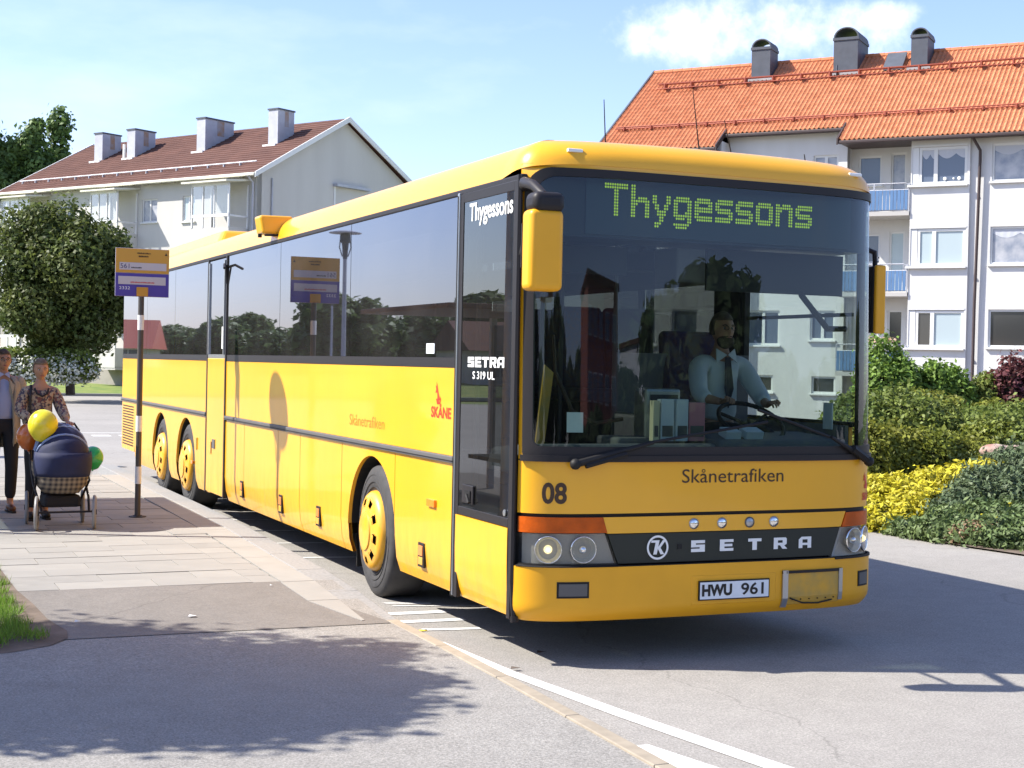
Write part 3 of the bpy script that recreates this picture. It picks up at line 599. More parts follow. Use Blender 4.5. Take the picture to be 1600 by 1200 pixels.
# ---- sides
side_x={-1:0.0,1:WB}
AR=.575; AZ=.50; WY=[2.95,10.11,11.78]
def side_panel(name,side,y0,y1,z0,z1,m,arch=True,off=0,thick=.03,parent=None):
    """a skin panel; wheel arches are cut from its lower edge; the foot tucks under"""
    ys=set([y0,y1])
    ar=[w for w in WY if arch and w-AR<y1 and w+AR>y0]
    y=y0
    while y<y1: ys.add(y); y+=.25
    for w in ar:
        for i in range(25): t=w-AR*math.cos(math.pi*i/24); (ys.add(t) if y0<t<y1 else None)
    ys=sorted(ys); cols=[]
    for i in range(len(ys)-1):
        a,c=ys[i],ys[i+1]; mid=(a+c)/2
        def zb(y):
            for w in ar:
                if abs(mid-w)<AR: return max(z0,AZ+math.sqrt(max(0,AR*AR-(y-w)**2)))
            return z0
        cols.append((a,c,zb(a),zb(c)))
    b=MB(); X=side_x[side]
    def sx(z,lay): 
        t=max(0,.50-z); return X - side*(-0)+ side*(off) - side*(t*t*.9) - side*lay
    for a,c,za,zc in cols:
        zs=[0,.12,.3,.6,1]
        for lay in (0,thick):
            for k in range(4):
                p=[(sx(za+(z1-za)*zs[k],lay),a,za+(z1-za)*zs[k]),(sx(zc+(z1-zc)*zs[k],lay),c,zc+(z1-zc)*zs[k]),(sx(zc+(z1-zc)*zs[k+1],lay),c,zc+(z1-zc)*zs[k+1]),(sx(za+(z1-za)*zs[k+1],lay),a,za+(z1-za)*zs[k+1])]
                b.add(p,[(0,1,2,3)])
        b.add([(sx(za,0),a,za),(sx(zc,0),c,zc),(sx(zc,thick),c,zc),(sx(za,thick),a,za)],[(0,1,2,3)])
        b.add([(sx(z1,0),a,z1),(sx(z1,0),c,z1),(sx(z1,thick),c,z1),(sx(z1,thick),a,z1)],[(0,1,2,3)])
    for (y,zz) in ((ys[0],cols[0][2]),(ys[-1],cols[-1][3])): b.add([(sx(zz,0),y,zz),(sx(z1,0),y,z1),(sx(z1,thick),y,z1),(sx(zz,thick),y,zz)],[(0,1,2,3)])
    return b.build(name,m,parent or bus,smooth=30)
g=.005
seams=[1.20,2.40,3.72,4.98,5.75,7.10,7.98]
for a,c in zip(seams[:-1],seams[1:]): side_panel('skirt_panel',-1,a+g,c-g,.27,1.135,'yellow')
side_panel('skirt_panel',-1,8.93,13.80,.27,1.135,'yellow')
side_panel('upper_panel',-1,1.205,7.965,1.185,1.765,'yellow',arch=False,off=.003)
side_panel('upper_panel',-1,8.93,14.93,1.185,1.765,'yellow',arch=False,off=.003)
# rear grille with slots
gr=side_panel('engine_grille',-1,13.81,14.93,.43,1.135,'yellow',arch=False)
for k in range(15):
    z=.50+k*.040; b=MB()
    for j in range(9): y=13.90+j*.107; b.box((-.004,y,z),(.004,y+.085,z+.018))
    b.build('slot','brownink',gr)
for a,c in ((1.2,7.97),(8.94,14.93)):
    b=MB(); b.box((-.022,a,1.137),(.01,c,1.183)); mo=b.build('moulding','grey',bus,bevel=.006); b=MB(); b.box((-.026,a,1.150),(-.018,c,1.156)); b.build('moulding_groove','black',mo)
b=MB(); b.box((-.004,1.2,1.768),(.03,7.97,1.835)); b.box((-.004,8.94,1.768),(.03,14.93,1.835)); b.build('window_sill','frame',bus)
b=MB(); b.box((-.006,.20,2.893),(.04,14.93,2.935)); b.build('cant_rail','frame',bus,bevel=.01)
panes=[1.20,3.57,5.77,7.97]
for a,c in list(zip(panes[:-1],panes[1:]))+[(8.94,10.9),(10.9,12.9),(12.9,14.93)]:
    b=MB(); b.add([(-.002,a+.006,1.836),(-.002,a+.006,2.892),(-.002,c-.006,2.892),(-.002,c-.006,1.836)],[(0,1,2,3)]); o=b.build('window_pane','glass',bus,fixn=False)
    b=MB(); b.box((.01,c-.045,1.836),(.04,c+.045,2.892)); b.build('window_pillar','frame',bus)
b=MB(); b.box((-.0045,1.62,1.86),(-.0035,1.78,1.93)); b.build('window_sticker','plate',bus)
# middle door
b=MB()
for y0,y1 in ((7.97,8.015),(8.885,8.94)): b.box((-.014,y0,.29),(.02,y1,2.90))
md=b.build('middle_door','frame',bus)
b=MB(); b.box((-.012,8.02,.30),(.02,8.88,1.80)); b.build('door_panel','yellow',md,bevel=.01)
b=MB(); b.add([(-.006,8.02,1.84),(-.006,8.02,2.88),(-.006,8.88,2.88),(-.006,8.88,1.84)],[(0,1,2,3)]); b.build('door_pane','glass',md,fixn=False)
b=MB(); b.box((-.010,8.02,1.80),(.02,8.88,1.84)); b.box((-.02,8.06,1.84),(-.006,8.09,2.86)); b.box((-.02,8.82,1.84),(-.006,8.85,2.86)); b.build('door_rail','alu',md)
b=MB(); b.box((-.016,8.10,1.90),(-.011,8.17,2.14)); b.build('door_sticker','white',md,bevel=.02)
b=MB(); b.tube([(-.01,7.985,2.78),(-.06,7.90,2.80),(-.10,7.72,2.75)],.014,6); b.tube([(-.01,7.99,2.6),(-.03,7.95,2.80)],.01,6); b.build('door_hinge_arm','frame',md)
b=MB(); b.box((-.02,8.42,.80),(-.005,8.55,.90)); b.build('lock_plate','grey',md)
# front door
D0,D1=.235,1.165
b=MB(); 
b.poly([(-.012,D0,.27),(-.012,D0+.05,.27),(-.012,D0+.05,2.90),(-.012,D0,2.90)],(.03,0,0)); b.poly([(-.012,D1-.06,.27),(-.012,D1,.27),(-.012,D1,2.90),(-.012,D1-.06,2.90)],(.03,0,0))
b.box((-.012,D0+.05,2.84),(.018,D1-.06,2.90)); b.box((-.012,D0+.05,.815),(.018,D1-.06,.87))
fd=b.build('front_door','frame',bus,bevel=.004)
b=MB(); b.add([(-.008,D0+.05,.87),(-.008,D0+.05,2.84),(-.008,D1-.06,2.84),(-.008,D1-.06,.87)],[(0,1,2,3)]); b.build('door_pane','doorglass',fd,fixn=False)
side_panel('door_panel',-1,D0+.045,D1-.03,.275,.812,'yellow',arch=False,off=.016,parent=fd)
b=MB(); b.box((-.02,1.165,.275),(.02,1.20,2.91)); b.build('door_edge_trim','alu',fd,bevel=.005)
b=MB(); b.box((-.022,1.178,.27),(-.006,1.192,2.89)); b.build('door_gap_seal','black',fd)
b=MB(); b.box((-.022,.83,.90),(-.010,1.02,1.02)); hd=b.build('door_handle','frame',fd,bevel=.006)
b=MB(); b.box((-.030,.86,.935),(-.020,.95,.985)); b.tube([(-.035,.86,.91),(-.035,.90,.96)],.012,6); b.build('handle_grip','black',hd)
b=MB(); b.lathe([(.02,0),(.02,.006),(.001,.008)],n=14); o=b.build('door_lock','alu',fd); o.location=(-.012,.33,.90); o.rotation_euler=(0,-math.pi/2,0)
# corner seal running full height
b=MB(); P=[(-.004,.222,z) for z in (2.93,2.4,1.8,1.2,.8,.5)]+[(.004,.222,.38),(.014,.222,.27)]
b.tube(P,.017,6); b.tube([(.014,.222,.29),(.016,.222,.255)],.026,8); b.build('corner_seal','frame',bus)
# far side
side_panel('skirt_panel',1,.40,14.93,.27,1.135,'yellow'); side_panel('upper_panel',1,1.72,14.93,1.137,1.765,'yellow',arch=False); side_panel('upper_panel',1,.40,1.70,1.137,1.44,'yellow',arch=False)
b=MB(); b.box((WB-.03,.40,2.893),(WB+.01,14.93,2.955)); b.box((WB-.03,1.72,1.768),(WB,14.93,1.835)); b.box((WB-.03,.36,1.42),(WB,1.72,1.455)); b.build('cant_rail','frame',bus)
for a,c in zip([.42,2.12,3.4,5.1,6.8,8.5,10.2,11.9,13.5],[1.70,3.35,5.05,6.75,8.45,10.15,11.85,13.45,14.93]):
    b=MB(); b.add([(WB,a,1.836 if a>1 else 1.45),(WB,a,2.892),(WB,c,2.892),(WB,c,1.836 if a>1 else 1.45)],[(3,2,1,0)]); b.build('window_pane','clear' if a<1 else 'glass',bus,fixn=False)
    if a<1: b=MB(); b.box((WB-.07,1.755,1.45),(WB-.004,2.115,2.892)); b.build('door_pillar','dark',bus)
    b=MB(); b.box((WB-.05,c,1.4),(WB-.005,c+.05,2.9)); b.build('window_pillar','frame',bus)
b=MB(); b.box((WB-.03,.42,2.17),(WB+.004,1.70,2.195)); b.build('window_rail','black',bus)
# end wall, body inside, floor, wells
b=MB(); b.box((.02,14.90,.44),(WB-.02,14.95,2.95)); b.build('rear_panel','yellow',bus,bevel=.02)
b=MB(); b.box((.05,1.22,.86),(WB-.05,2.34,.90)); b.box((.03,.36,.86),(WB-.12,1.22,.90)); b.box((.035,2.34,1.10),(WB-.035,14.88,1.15)); b.box((.05,2.32,.86),(WB-.05,2.36,1.12)); b.build('floor','dark',bus)
b=MB(); b.box((.42,.7,.33),(WB-.42,14.6,.84)); b.box((.08,4.0,.36),(WB-.08,9.1,.84)); b.box((.08,.9,.33),(WB-.08,2.3,.84)); b.build('underbody','dark',bus)
b=MB(); b.box((.034,1.25,.9),(.06,14.85,1.76)); b.box((WB-.06,.6,.9),(WB-.034,14.85,1.76)); 
b.v=[];b.f=[];b.mi=[]
b.box((.034,2.4,1.155),(.06,7.95,1.78)); b.box((.034,8.95,1.155),(.06,14.85,1.78)); b.box((WB-.06,.4,.9),(WB-.034,2.3,1.43)); b.box((WB-.06,2.3,1.155),(WB-.034,14.85,1.78)); b.build('lining','interior',bus)
b=MB(); b.box((.06,.62,2.86),(WB-.06,14.85,2.90)); b.box((.08,2.0,2.45),(.48,14.6,2.72)); b.box((WB-.48,2.0,2.45),(WB-.08,14.6,2.72)); b.build('ceiling_racks','ceil',bus,bevel=.03)
# roof shell
def outline(inset):
    P=[]
    for s in np.linspace(-.2,SMAX+.2,150):
        x=np.interp(s,SL,PX); y=np.interp(s,SL,PY); e=.006
        tx=np.interp(s+e,SL,PX)-np.interp(s-e,SL,PX); ty=np.interp(s+e,SL,PY)-np.interp(s-e,SL,PY); n=math.hypot(tx,ty) or 1
        k=max(0,min(1,(SD+.1-y)/SD)); P.append((x-ty/n*inset, y+tx/n*inset+.060*k))
    q=.0
    P += [(WB-inset,2,),(WB-inset,7),(WB-inset,12)]
    P += [(WB-inset-.25*(1-math.cos(w)),14.70+.25*math.sin(w)-inset*math.sin(w)) for w in np.linspace(0,math.pi/2,8)]
    P += [(inset+.25*(1-math.cos(w)),14.70+.25*math.sin(w)-inset*math.sin(w)) for w in np.linspace(math.pi/2,0,8)]
    P += [(inset,12),(inset,7),(inset,2)]
    return P
b=MB(); vs=[]; rings=[]
zbase=lambda y: float(np.interp(y,[.1,.5],[ZR-.002,2.932]))
for k in range(11):
    ph=math.pi/2*k/10; O=outline(.26*(1-math.cos(ph))-.004*(k==0)); 
    O0=outline(0)
    rings.append([(p[0],p[1],zbase(o[1])+(3.165+.02*math.sin(math.pi*min(1,max(0,p[0]/WB)))-zbase(o[1]))*math.sin(ph)) for p,o in zip(O,O0)])
n=len(rings[0]); cx0=WB/2
for t in (.35,.7,1.0):
    rings.append([(p[0]+(cx0-p[0])*t, p[1]+( (min(max(p[1],1.3),13.6)-p[1]) if True else 0)*t*1.0, 3.168+.02+.03*math.sin(math.pi/2*t)) for p in rings[10]])
for R in rings: vs+=R
b.add(vs,[(k*n+i,k*n+(i+1)%n,(k+1)*n+(i+1)%n,(k+1)*n+i) for k in range(len(rings)-1) for i in range(n)]); b.build('roof','yellow',bus,smooth=50)
def roofpod(name,x0,x1,y0,y1,z0,z1,m='yellow'):
    b=MB(); t=.12; b.add([(x0,y0,z0),(x1,y0,z0),(x1,y1,z0),(x0,y1,z0),(x0+t,y0+t*1.6,z1),(x1-t,y0+t*1.6,z1),(x1-t,y1-t,z1),(x0+t,y1-t,z1)],[(3,2,1,0),(4,5,6,7),(0,1,5,4),(1,2,6,5),(2,3,7,6),(3,0,4,7)])
    return b.build(name,m,bus,bevel=.05,segs=3)
roofpod('roof_unit',.22,WB-.22,9.6,13.9,3.12,3.33)
b=MB(); b.poly([(-.135,5.95,2.985),(.10,5.95,2.985),(.16,5.95,3.165),(-.165,5.95,3.16)],(0,.24,0)); b.build('roof_duct','yellow',bus,bevel=.025,segs=3)
b=MB(); b.tube([(-.12,5.94,2.97),(.02,5.93,2.975)],.012,6); b.tube([(-.15,6.0,2.95),(-.15,6.0,2.985)],.02,8); b.build('duct_seal','black',bus)
for s in (s_of_x(.31),s_of_x(2.36)):
    c=FP(s,3.085,0); b=MB(); b.box((-.05,.004,-.011),(.05,.03,.011)); o=b.build('marker_lamp','white',bus,bevel=.006); o.location=(c[0],c[1]+.012,c[2]); o.rotation_euler=(0,0,0)
for (x,y,z,h,tx,ty) in ((1.22,1.5,3.18,.50,-.03,0),(2.0,1.5,3.19,.62,-.09,0),(2.35,.62,3.17,.10,-.02,0),(2.85,1.5,3.17,.45,-.12,0)):
    x=min(x,2.30); b=MB(); b.tube([(x,y,z),(x,y,z+.03)],.025,8); b.tube([(x,y,z+.02),(x+tx*.5,y,z+h*.5),(x+tx,y,z+h)],[.008,.0045,.003],6); b.build('antenna','black',bus)
# small side fittings
def sbox(name,y0,y1,z0,z1,m,x=-.010,par=None,bv=.003): b=MB(); b.box((x,y0,z0),(.01,y1,z1)); return b.build(name,m,par or bus,bevel=bv)
for y,z in ((1.80,.46),(4.36,.47),(5.61,.455),(7.17,.46)):
    r_=sbox('reflector_plate',y-.06,y+.06,z-.085,z+.085,'frame',-.008); sbox('reflector_lens',y-.042,y+.042,z-.005,z+.065,'refl',-.014,r_); sbox('reflector_base',y-.042,y+.042,z-.068,z-.015,'hatch',-.012,r_)
sbox('side_indicator',1.53,1.68,.815,.865,'orange',-.02)
for y,z in ((8.62,.80),(9.45,.80),(13.55,.50)): sbox('filler_latch',y-.03,y+.03,z-.07,z+.07,'hatch',-.012)
sbox('side_marker',9.60,9.70,.55,.585,'orange',-.02); sbox('side_marker',13.3,13.42,.62,.66,'orange',-.02)
smap=lambda y0,z0,x=-.0045: (lambda a,c: (x,y0-a,z0+c))
text_obj('lettering','Skånetrafiken',smap(3.52,1.29),.87,.085,'oink',bus)
text_obj('lettering','SKÅNE',smap(1.66,1.425),.38,.075,'redink',bus,bold=.035); griffin(lambda a,c:(-.0045,1.57-a,1.515+c),.13,bus)
text_obj('lettering','Thygessons',smap(1.005,2.71,-.0105),.70,.115,'white',fd,bold=.02)
xx=.985
for ch in 'SETRA':
    stamp('letter',[[(a*.105,c*.065) for a,c in P] for P in LT[ch]],smap(xx,1.775,-.0105),'white',fd); xx-=.122
text_obj('lettering','S 319 UL',smap(.90,1.70,-.0105),.36,.048,'white',fd,bold=.015)
# wheels
def wheel(y,steer=0,x=.055):
    r=MB(); R0=.505
    pr=[(.30,.00),(.315,-.012),(.40,-.028),(.46,-.022),(.492,-.004),(R0,.02),(R0,.26),(.49,.28),(.30,.28)]
    r.lathe([(a,h) for a,h in pr],axis='X',n=48); o=r.build('wheel','tyre',bus,smooth=40)
    o.location=(x,y,AZ); o.rotation_euler=(0,0,steer)
    for rr in (.335,.375,.43): b=MB(); b.lathe([(rr-.004,-.0),(rr,-.033+abs(rr-.4)*.12),(rr+.004,-.0)],axis='X',n=48); b.build('sidewall_ring','tyre',o,smooth=True)
    b=MB(); b.lathe([(.312,.01),(.305,-.035),(.285,-.060),(.262,-.070),(.255,-.072)],axis='X',n=48); b.lathe([(.185,-.090),(.150,-.095),(.145,-.105),(.06,-.112),(.001,-.113)],axis='X',n=48)
    nh=9   # ring with slots
    for k in range(nh):
        a0=2*math.pi*k/nh; a1=a0+2*math.pi/nh*.58; 
        def pt_(rr,h,w): return (h,rr*math.cos(w),rr*math.sin(w))
        m_=5
        for i in range(m_):
            u,v=a0+(a1-a0)*i/m_,a0+(a1-a0)*(i+1)/m_; b.add([pt_(.255,-.072,u),pt_(.255,-.072,v),pt_(.185,-.090,v),pt_(.185,-.090,u)],[(0,1,2,3)])
        v=a0+2*math.pi/nh
        b.add([pt_(.200,-.087,a1),pt_(.200,-.087,v),pt_(.185,-.090,v),pt_(.185,-.090,a1)],[(0,1,2,3)]); b.add([pt_(.255,-.072,a1),pt_(.255,-.072,v),pt_(.249,-.0738,v),pt_(.249,-.0738,a1)],[(0,1,2,3)])
    b.build('hub_cover','yellow',o,smooth=40)
    b=MB(); b.lathe([(.30,.02),(.28,.0),(.001,.0)],axis='X',n=30); b.build('rim','black',o)
    return o
for y in WY: wheel(y,0 if y>5 else math.radians(-3))
for y in WY:
    r=MB(); r.lathe([(.2,.0),(.46,.0),(.505,-.02),(.505,-.28),(.2,-.28)],axis='X',n=32); o=r.build('wheel','tyre',bus,smooth=40); o.location=(WB-.055,y,AZ)
    for X0,X1 in ((.012,.42),(WB-.42,WB-.012)):
        b=MB(); k=24; vs=[]
        for X in (X0,X1):
            for i in range(k+1): w=math.pi*i/k; vs.append((X,y-(AR+.004)*math.cos(w),AZ+(AR+.004)*math.sin(w)))
        b.add(vs,[(i,i+1,k+1+i+1,k+1+i) for i in range(k)]); b.build('wheel_well','dark',bus)
for q_ in (((.10,12.42,.17),(.35,12.44,.5)),((.10,3.58,.14),(.36,3.60,.6))): b=MB(); b.box(*q_); b.build('mudflap','black',bus)
# mirrors
b=MB(); b.box((-.165,-.31,2.215),(.045,-.17,2.675)); mr=b.build('mirror','yellow2',bus,bevel=.035,segs=4,smooth=40)
b=MB(); b.box((-.145,-.315,2.66),(.048,-.160,2.775)); b.build('mirror_cap','frame',mr,bevel=.04,segs=4,smooth=40)
b=MB(); b.box((-.14,-.172,2.24),(.02,-.162,2.64)); b.build('mirror_glass','chrome',mr)
b=MB(); b.tube([(.03,.24,2.86),(-.03,.10,2.87),(-.06,-.10,2.83),(-.05,-.22,2.76)],[.03,.032,.03,.028],10); b.box((-.155,-.16,2.35),(-.145,-.15,2.6)); b.build('mirror_arm','frame',mr,smooth=40)
b=MB(); b.tube([(.01,.22,2.45),(-.06,.03,2.50),(-.10,-.17,2.50)],.014,8); b.build('mirror_strut','frame',mr)
b=MB(); b.box((2.765,.435,2.06),(2.85,.47,2.53)); m2=b.build('mirror','yellow2',bus,bevel=.015,segs=4,smooth=40)
b=MB(); b.box((2.76,.465,2.065),(2.845,.545,2.525)); b.build('mirror_back','frame',m2,bevel=.015,segs=3,smooth=40)
b=MB(); b.tube([(2.56,.60,2.66),(2.70,.56,2.66),(2.80,.51,2.62),(2.80,.50,2.5)],.020,8); b.build('mirror_arm','frame',m2)
# mounted across the inside of the windscreen corner
b=MB(); b.tube([(2.10,.36,2.30),(2.36,.42,2.08)],.02,6); b.tube([(2.36,.42,2.08),(2.54,.47,2.085)],.022,6); b.build('inner_mirror_arm','black',bus)
# wipers
def wiper(p0,p1,p2,arm):
    A=[Vector(FP(s_of_x(x),z,d)) for x,z,d in (p0,p1)]; b=MB(); b.tube([A[0],A[1]],[.024,.012],8); b.ball(A[0],.034,10,6)
    w=b.build('wiper','black',bus,smooth=40); n=14; Q=[Vector(FP(s_of_x(p1[0]+(p2[0]-p1[0])*i/n),p1[1]+(p2[1]-p1[1])*i/n,.018)) for i in range(n+1)]
    b=MB(); b.tube(Q,.010,6); b.build('wiper_blade','black',w)
wiper((.30,1.215,.05),(.80,1.345,.035),(1.62,1.47,0),0)
wiper((2.42,1.215,.05),(2.10,1.375,.035),(1.55,1.545,0),0)
for q_ in (([FP(s_of_x(.36),1.205,.05),FP(s_of_x(.62),1.275,.04)],.018),([FP(s_of_x(2.40),1.23,.045),FP(s_of_x(2.28),1.30,.035)],.028)): b=MB(); b.tube(q_[0],q_[1],6); b.build('wiper_arm','black',bus)
# ---- inside
b=MB(); b.poly([(.10,.20,1.12),(.10,.95,1.12),(.10,.85,1.27),(.10,.30,1.32)],(1.35,0,0)); b.poly([(1.45,.20,1.12),(1.45,1.0,1.12),(1.45,.88,1.37),(1.45,.30,1.34)],(1.02,0,0)); b.build('dashboard','interior',bus,bevel=.03)
b=MB(); b.box((.10,.25,.88),(WB-.10,.34,1.25)); b.box((.10,.30,.30),(WB-.10,.34,.88)); b.box((.03,.26,.32),(.10,.36,1.25)); b.build('bulkhead_light_block','dark',bus)  # bulkhead; lower and corner boxes added to block sun leaking through the nose
sw=MB(); R=.23; sw.tube([(R*math.cos(w),R*math.sin(w),0) for w in np.linspace(0,2*math.pi,33)],.016,8,cap=False)
for w in (.5,math.pi-.5,-math.pi/2): sw.tube([(0,0,-.03),(R*math.cos(w),R*math.sin(w),0)],.012,6)
sw.tube([(0,0,-.03),(0,0,-.35)],.035,8); o=sw.build('steering_wheel','black',bus,smooth=40); o.location=(1.98,.74,1.44); o.rotation_euler=(math.radians(32),0,0)
def bus_seat(x,y,z,rz=0,w=.44,lab=None):
    b=MB(); b.box((-w/2,-.22,.36),(w/2,.24,.47)); s=b.build('passenger_seat','seat',bus,bevel=.04,segs=3); s.location=(x,y,z); s.rotation_euler=(0,0,rz)
    b=MB(); b.poly([(-w/2,.18,.46),(-w/2,.28,.44),(-w/2,.40,1.12),(-w/2,.31,1.14)],(w,0,0)); b.build('seat_back','seat',s,bevel=.04,segs=3)
    b=MB(); b.box((-w/2+.05,-.1,0),(w/2-.05,.1,.36)); b.build('seat_foot','frame',s); return s
for k in range(10):
    y=2.75+k*.80
    for x in (.32,.78,WB-.78,WB-.32):
        if k==6 and x<1: continue
        bus_seat(x,y,1.15)
ds=bus_seat(2.02,1.32,.80,0,.50); ds.name='driver_seat'; ds.scale=(1,1,1.12)
b=MB(); b.box((1.38,1.60,.9),(2.5,1.64,1.9)); b.build('partition','interior',bus)
b=MB(); b.add([(1.38,1.63,1.9),(1.38,1.63,2.8),(1.7,1.63,2.8),(1.7,1.63,1.9)],[(0,1,2,3)]); b.build('partition_glass','doorglass',bus,fixn=False)
for x,y in ((.16,1.24),(.62,2.35),(1.38,1.62),(1.30,2.35),(.52,1.0)):
    b=MB(); b.tube([(x,y,.9 if y<2.3 else 1.15),(x,y,2.86)],.017,8); b.build('grab_pole','grey',bus)
b=MB(); b.box((1.32,.95,.90),(1.40,1.5,1.48)); b.box((.9,.62,1.27),(1.40,.95,1.34)); b.build('ticket_counter','interior',bus,bevel=.02)
b=MB(); b.box((1.10,.62,1.33),(1.36,.80,1.66)); tm=b.build('ticket_machine','alu',bus,bevel=.02); b=MB(); b.box((1.13,.61,1.48),(1.33,.618,1.62)); b.build('machine_screen','display',tm)
b=MB(); b.box((.10,.55,2.38),(.9,.57,2.56)); b.box((1.40,.40,2.30),(2.46,.42,2.57)); b.build('sun_blind','frame',bus)
b=MB(); b.tube([(.62,1.0,1.75),(.70,.9,1.5),(.85,.85,1.42),(1.05,.85,1.45)],.014,6); b.tube([(.60,1.0,2.0),(.62,1.0,1.75)],.01,6); b.build('barrier_rail','brownink',bus)
b=MB(); b.poly([(.30,.60,1.25),(.36,.60,1.25),(.42,.60,1.75),(.36,.60,1.80)],(0,.02,0)); b.build('door_post','hatch',bus)
b=MB(); b.box((WB-.10,.50,1.40),(WB-.09,.60,1.58)); b.build('permit_card','plate',bus)
b=MB(); b.add([FP(s_of_x(.26),1.40,-.008),FP(s_of_x(.36),1.40,-.008),FP(s_of_x(.36),1.52,-.008),FP(s_of_x(.26),1.52,-.008)],[(0,1,2,3)]); b.build('permit_sticker','plate',bus,fixn=False)
# loose things on the dashboard
def binder(x,w,h,m,lab,y=.46,rx=0):
    b=MB(); b.box((-w/2,-.03,0),(w/2,.03,h)); o=b.build('binder',m,bevel=.004); o.location=(x,y,1.325); o.rotation_euler=(rx,0,random.uniform(-.1,.1)); b=MB(); b.box((-w/2+.01,-.034,.03),(w/2-.01,-.030,.10)); b.build('spine_label','grey',o)
    return tag(o,lab,'binder')
M['pink']=mat('pink_card',(.55,.20,.25),.6); M['cream']=mat('cream_card',(.70,.62,.42),.6); M['paper']=mat('paper_blue_white',(.62,.68,.74),.6)
binder(1.075,.045,.26,'cream','cream coloured binder leaning at the left end of the row behind the windscreen'); binder(1.155,.095,.27,'paper','wide white binder next to the cream one on the dashboard')
binder(1.262,.09,.27,'paper','white binder beside the pink one on the dashboard'); binder(1.375,.115,.25,'pink','pink binder at the right end of the dashboard row')
for x,w,lab in ((1.60,.11,'left one of two white paper pads lying in front of the driver'),(1.76,.13,'right one of two white paper pads lying in front of the driver')):
    b=MB(); b.box((-w/2,-.05,0),(w/2,.05,.05)); o=b.build('paper_pad','paper'); o.location=(x,.40,1.355); o.rotation_euler=(.3,0,0); tag(o,lab,'paper pad')
# ================================================================== APARTMENT BUILDINGS
def arr(X): return Vector((X[0],X[1],0))
M.update(
 render_white = mat('white_render',(.70,.695,.68),.9,col2=(.60,.59,.565),vscale=.9,stretch=(1,1,.22),bump=.25,bscale=18,detail=8),
 render_cream = mat('cream_render',(.49,.475,.44),.9,col2=(.555,.54,.50),vscale=.7,stretch=(1,1,.25),bump=.3,bscale=14,detail=8),
 plinth = mat('plinth',(.30,.28,.25),.9,var=.08),
 tile = mat('orange_clay_tile',(.43,.150,.062),.85,col2=(.57,.225,.105),vscale=2.2,island=0,detail=8),
 rooftile = mat('brown_roof_tile',(.082,.034,.025),.95,col2=(.125,.055,.040),vscale=1.1,detail=10,bump=.5,bscale=9),
 wood = mat('white_joinery',(.70,.70,.68),.5), fascia=mat('cream_fascia',(.62,.60,.50),.6), darkmetal=mat('dark_gutter',(.055,.035,.032),.5),
 zinc = mat('zinc_sheet',(.42,.43,.47),.55,metal=.25,var=.1,vscale=2.5), zincrust=mat('rusty_sheet',(.36,.20,.09),.8,col2=(.34,.33,.34),vscale=3),
 slate = mat('dark_slate_sheet',(.070,.080,.10),.6,var=.12), redrail=mat('red_snow_rail',(.30,.065,.035),.6),
 pane = mat('house_pane',(.10,.125,.175),.06,spec=.8), paneb=mat('house_pane_blind',(.42,.50,.52),.25,spec=.6), panec=mat('house_pane_curtain',(.20,.23,.29),.12,col2=(.45,.45,.47),vscale=3,spec=.6), paned=mat('house_pane_dark',(.045,.045,.045),.08,spec=.8),
 lace = mat('lace_curtain',(.52,.54,.58),.8), blue=mat('blue_balcony_sheet',(.10,.20,.37),.55,var=.06), slab_c=mat('balcony_slab',(.48,.46,.43),.8), brick=mat('red_brick_wall',(.33,.12,.085),.85,var=.15,vscale=9))
def wall(name,u0,u1,z0,z1,Y,m,parent,holes=(),depth=.16,back=.30):
    us=sorted({u0,u1,*[h[0] for h in holes],*[h[1] for h in holes]}); zs=sorted({z0,z1,*[h[2] for h in holes],*[h[3] for h in holes]})
    us=[u for u in us if u0<=u<=u1]; zs=[z for z in zs if z0<=z<=z1]; b=MB()
    def inh(u,z): return any(h[0]<u<h[1] and h[2]<z<h[3] for h in holes)
    for i in range(len(us)-1):
        for j in range(len(zs)-1):
            if not inh((us[i]+us[i+1])/2,(zs[j]+zs[j+1])/2): b.add([(us[i],Y,zs[j]),(us[i+1],Y,zs[j]),(us[i+1],Y,zs[j+1]),(us[i],Y,zs[j+1])],[(0,1,2,3)])
    for h in holes:
        a,c,d,e=h; P=[(a,d),(c,d),(c,e),(a,e)]
        for k in range(4): p,q=P[k],P[(k+1)%4]; b.add([(p[0],Y,p[1]),(q[0],Y,q[1]),(q[0],Y+depth,q[1]),(p[0],Y+depth,p[1])],[(0,1,2,3)])
    b.add([(u0,Y,z0),(u0,Y,z1),(u0,Y+back,z1),(u0,Y+back,z0)],[(0,1,2,3)]); b.add([(u1,Y,z0),(u1,Y,z1),(u1,Y+back,z1),(u1,Y+back,z0)],[(0,1,2,3)])
    b.add([(u0,Y+back,z0),(u0,Y+back,z1),(u1,Y+back,z1),(u1,Y+back,z0)],[(0,1,2,3)])
    return b.build(name,m,parent,fixn=False)
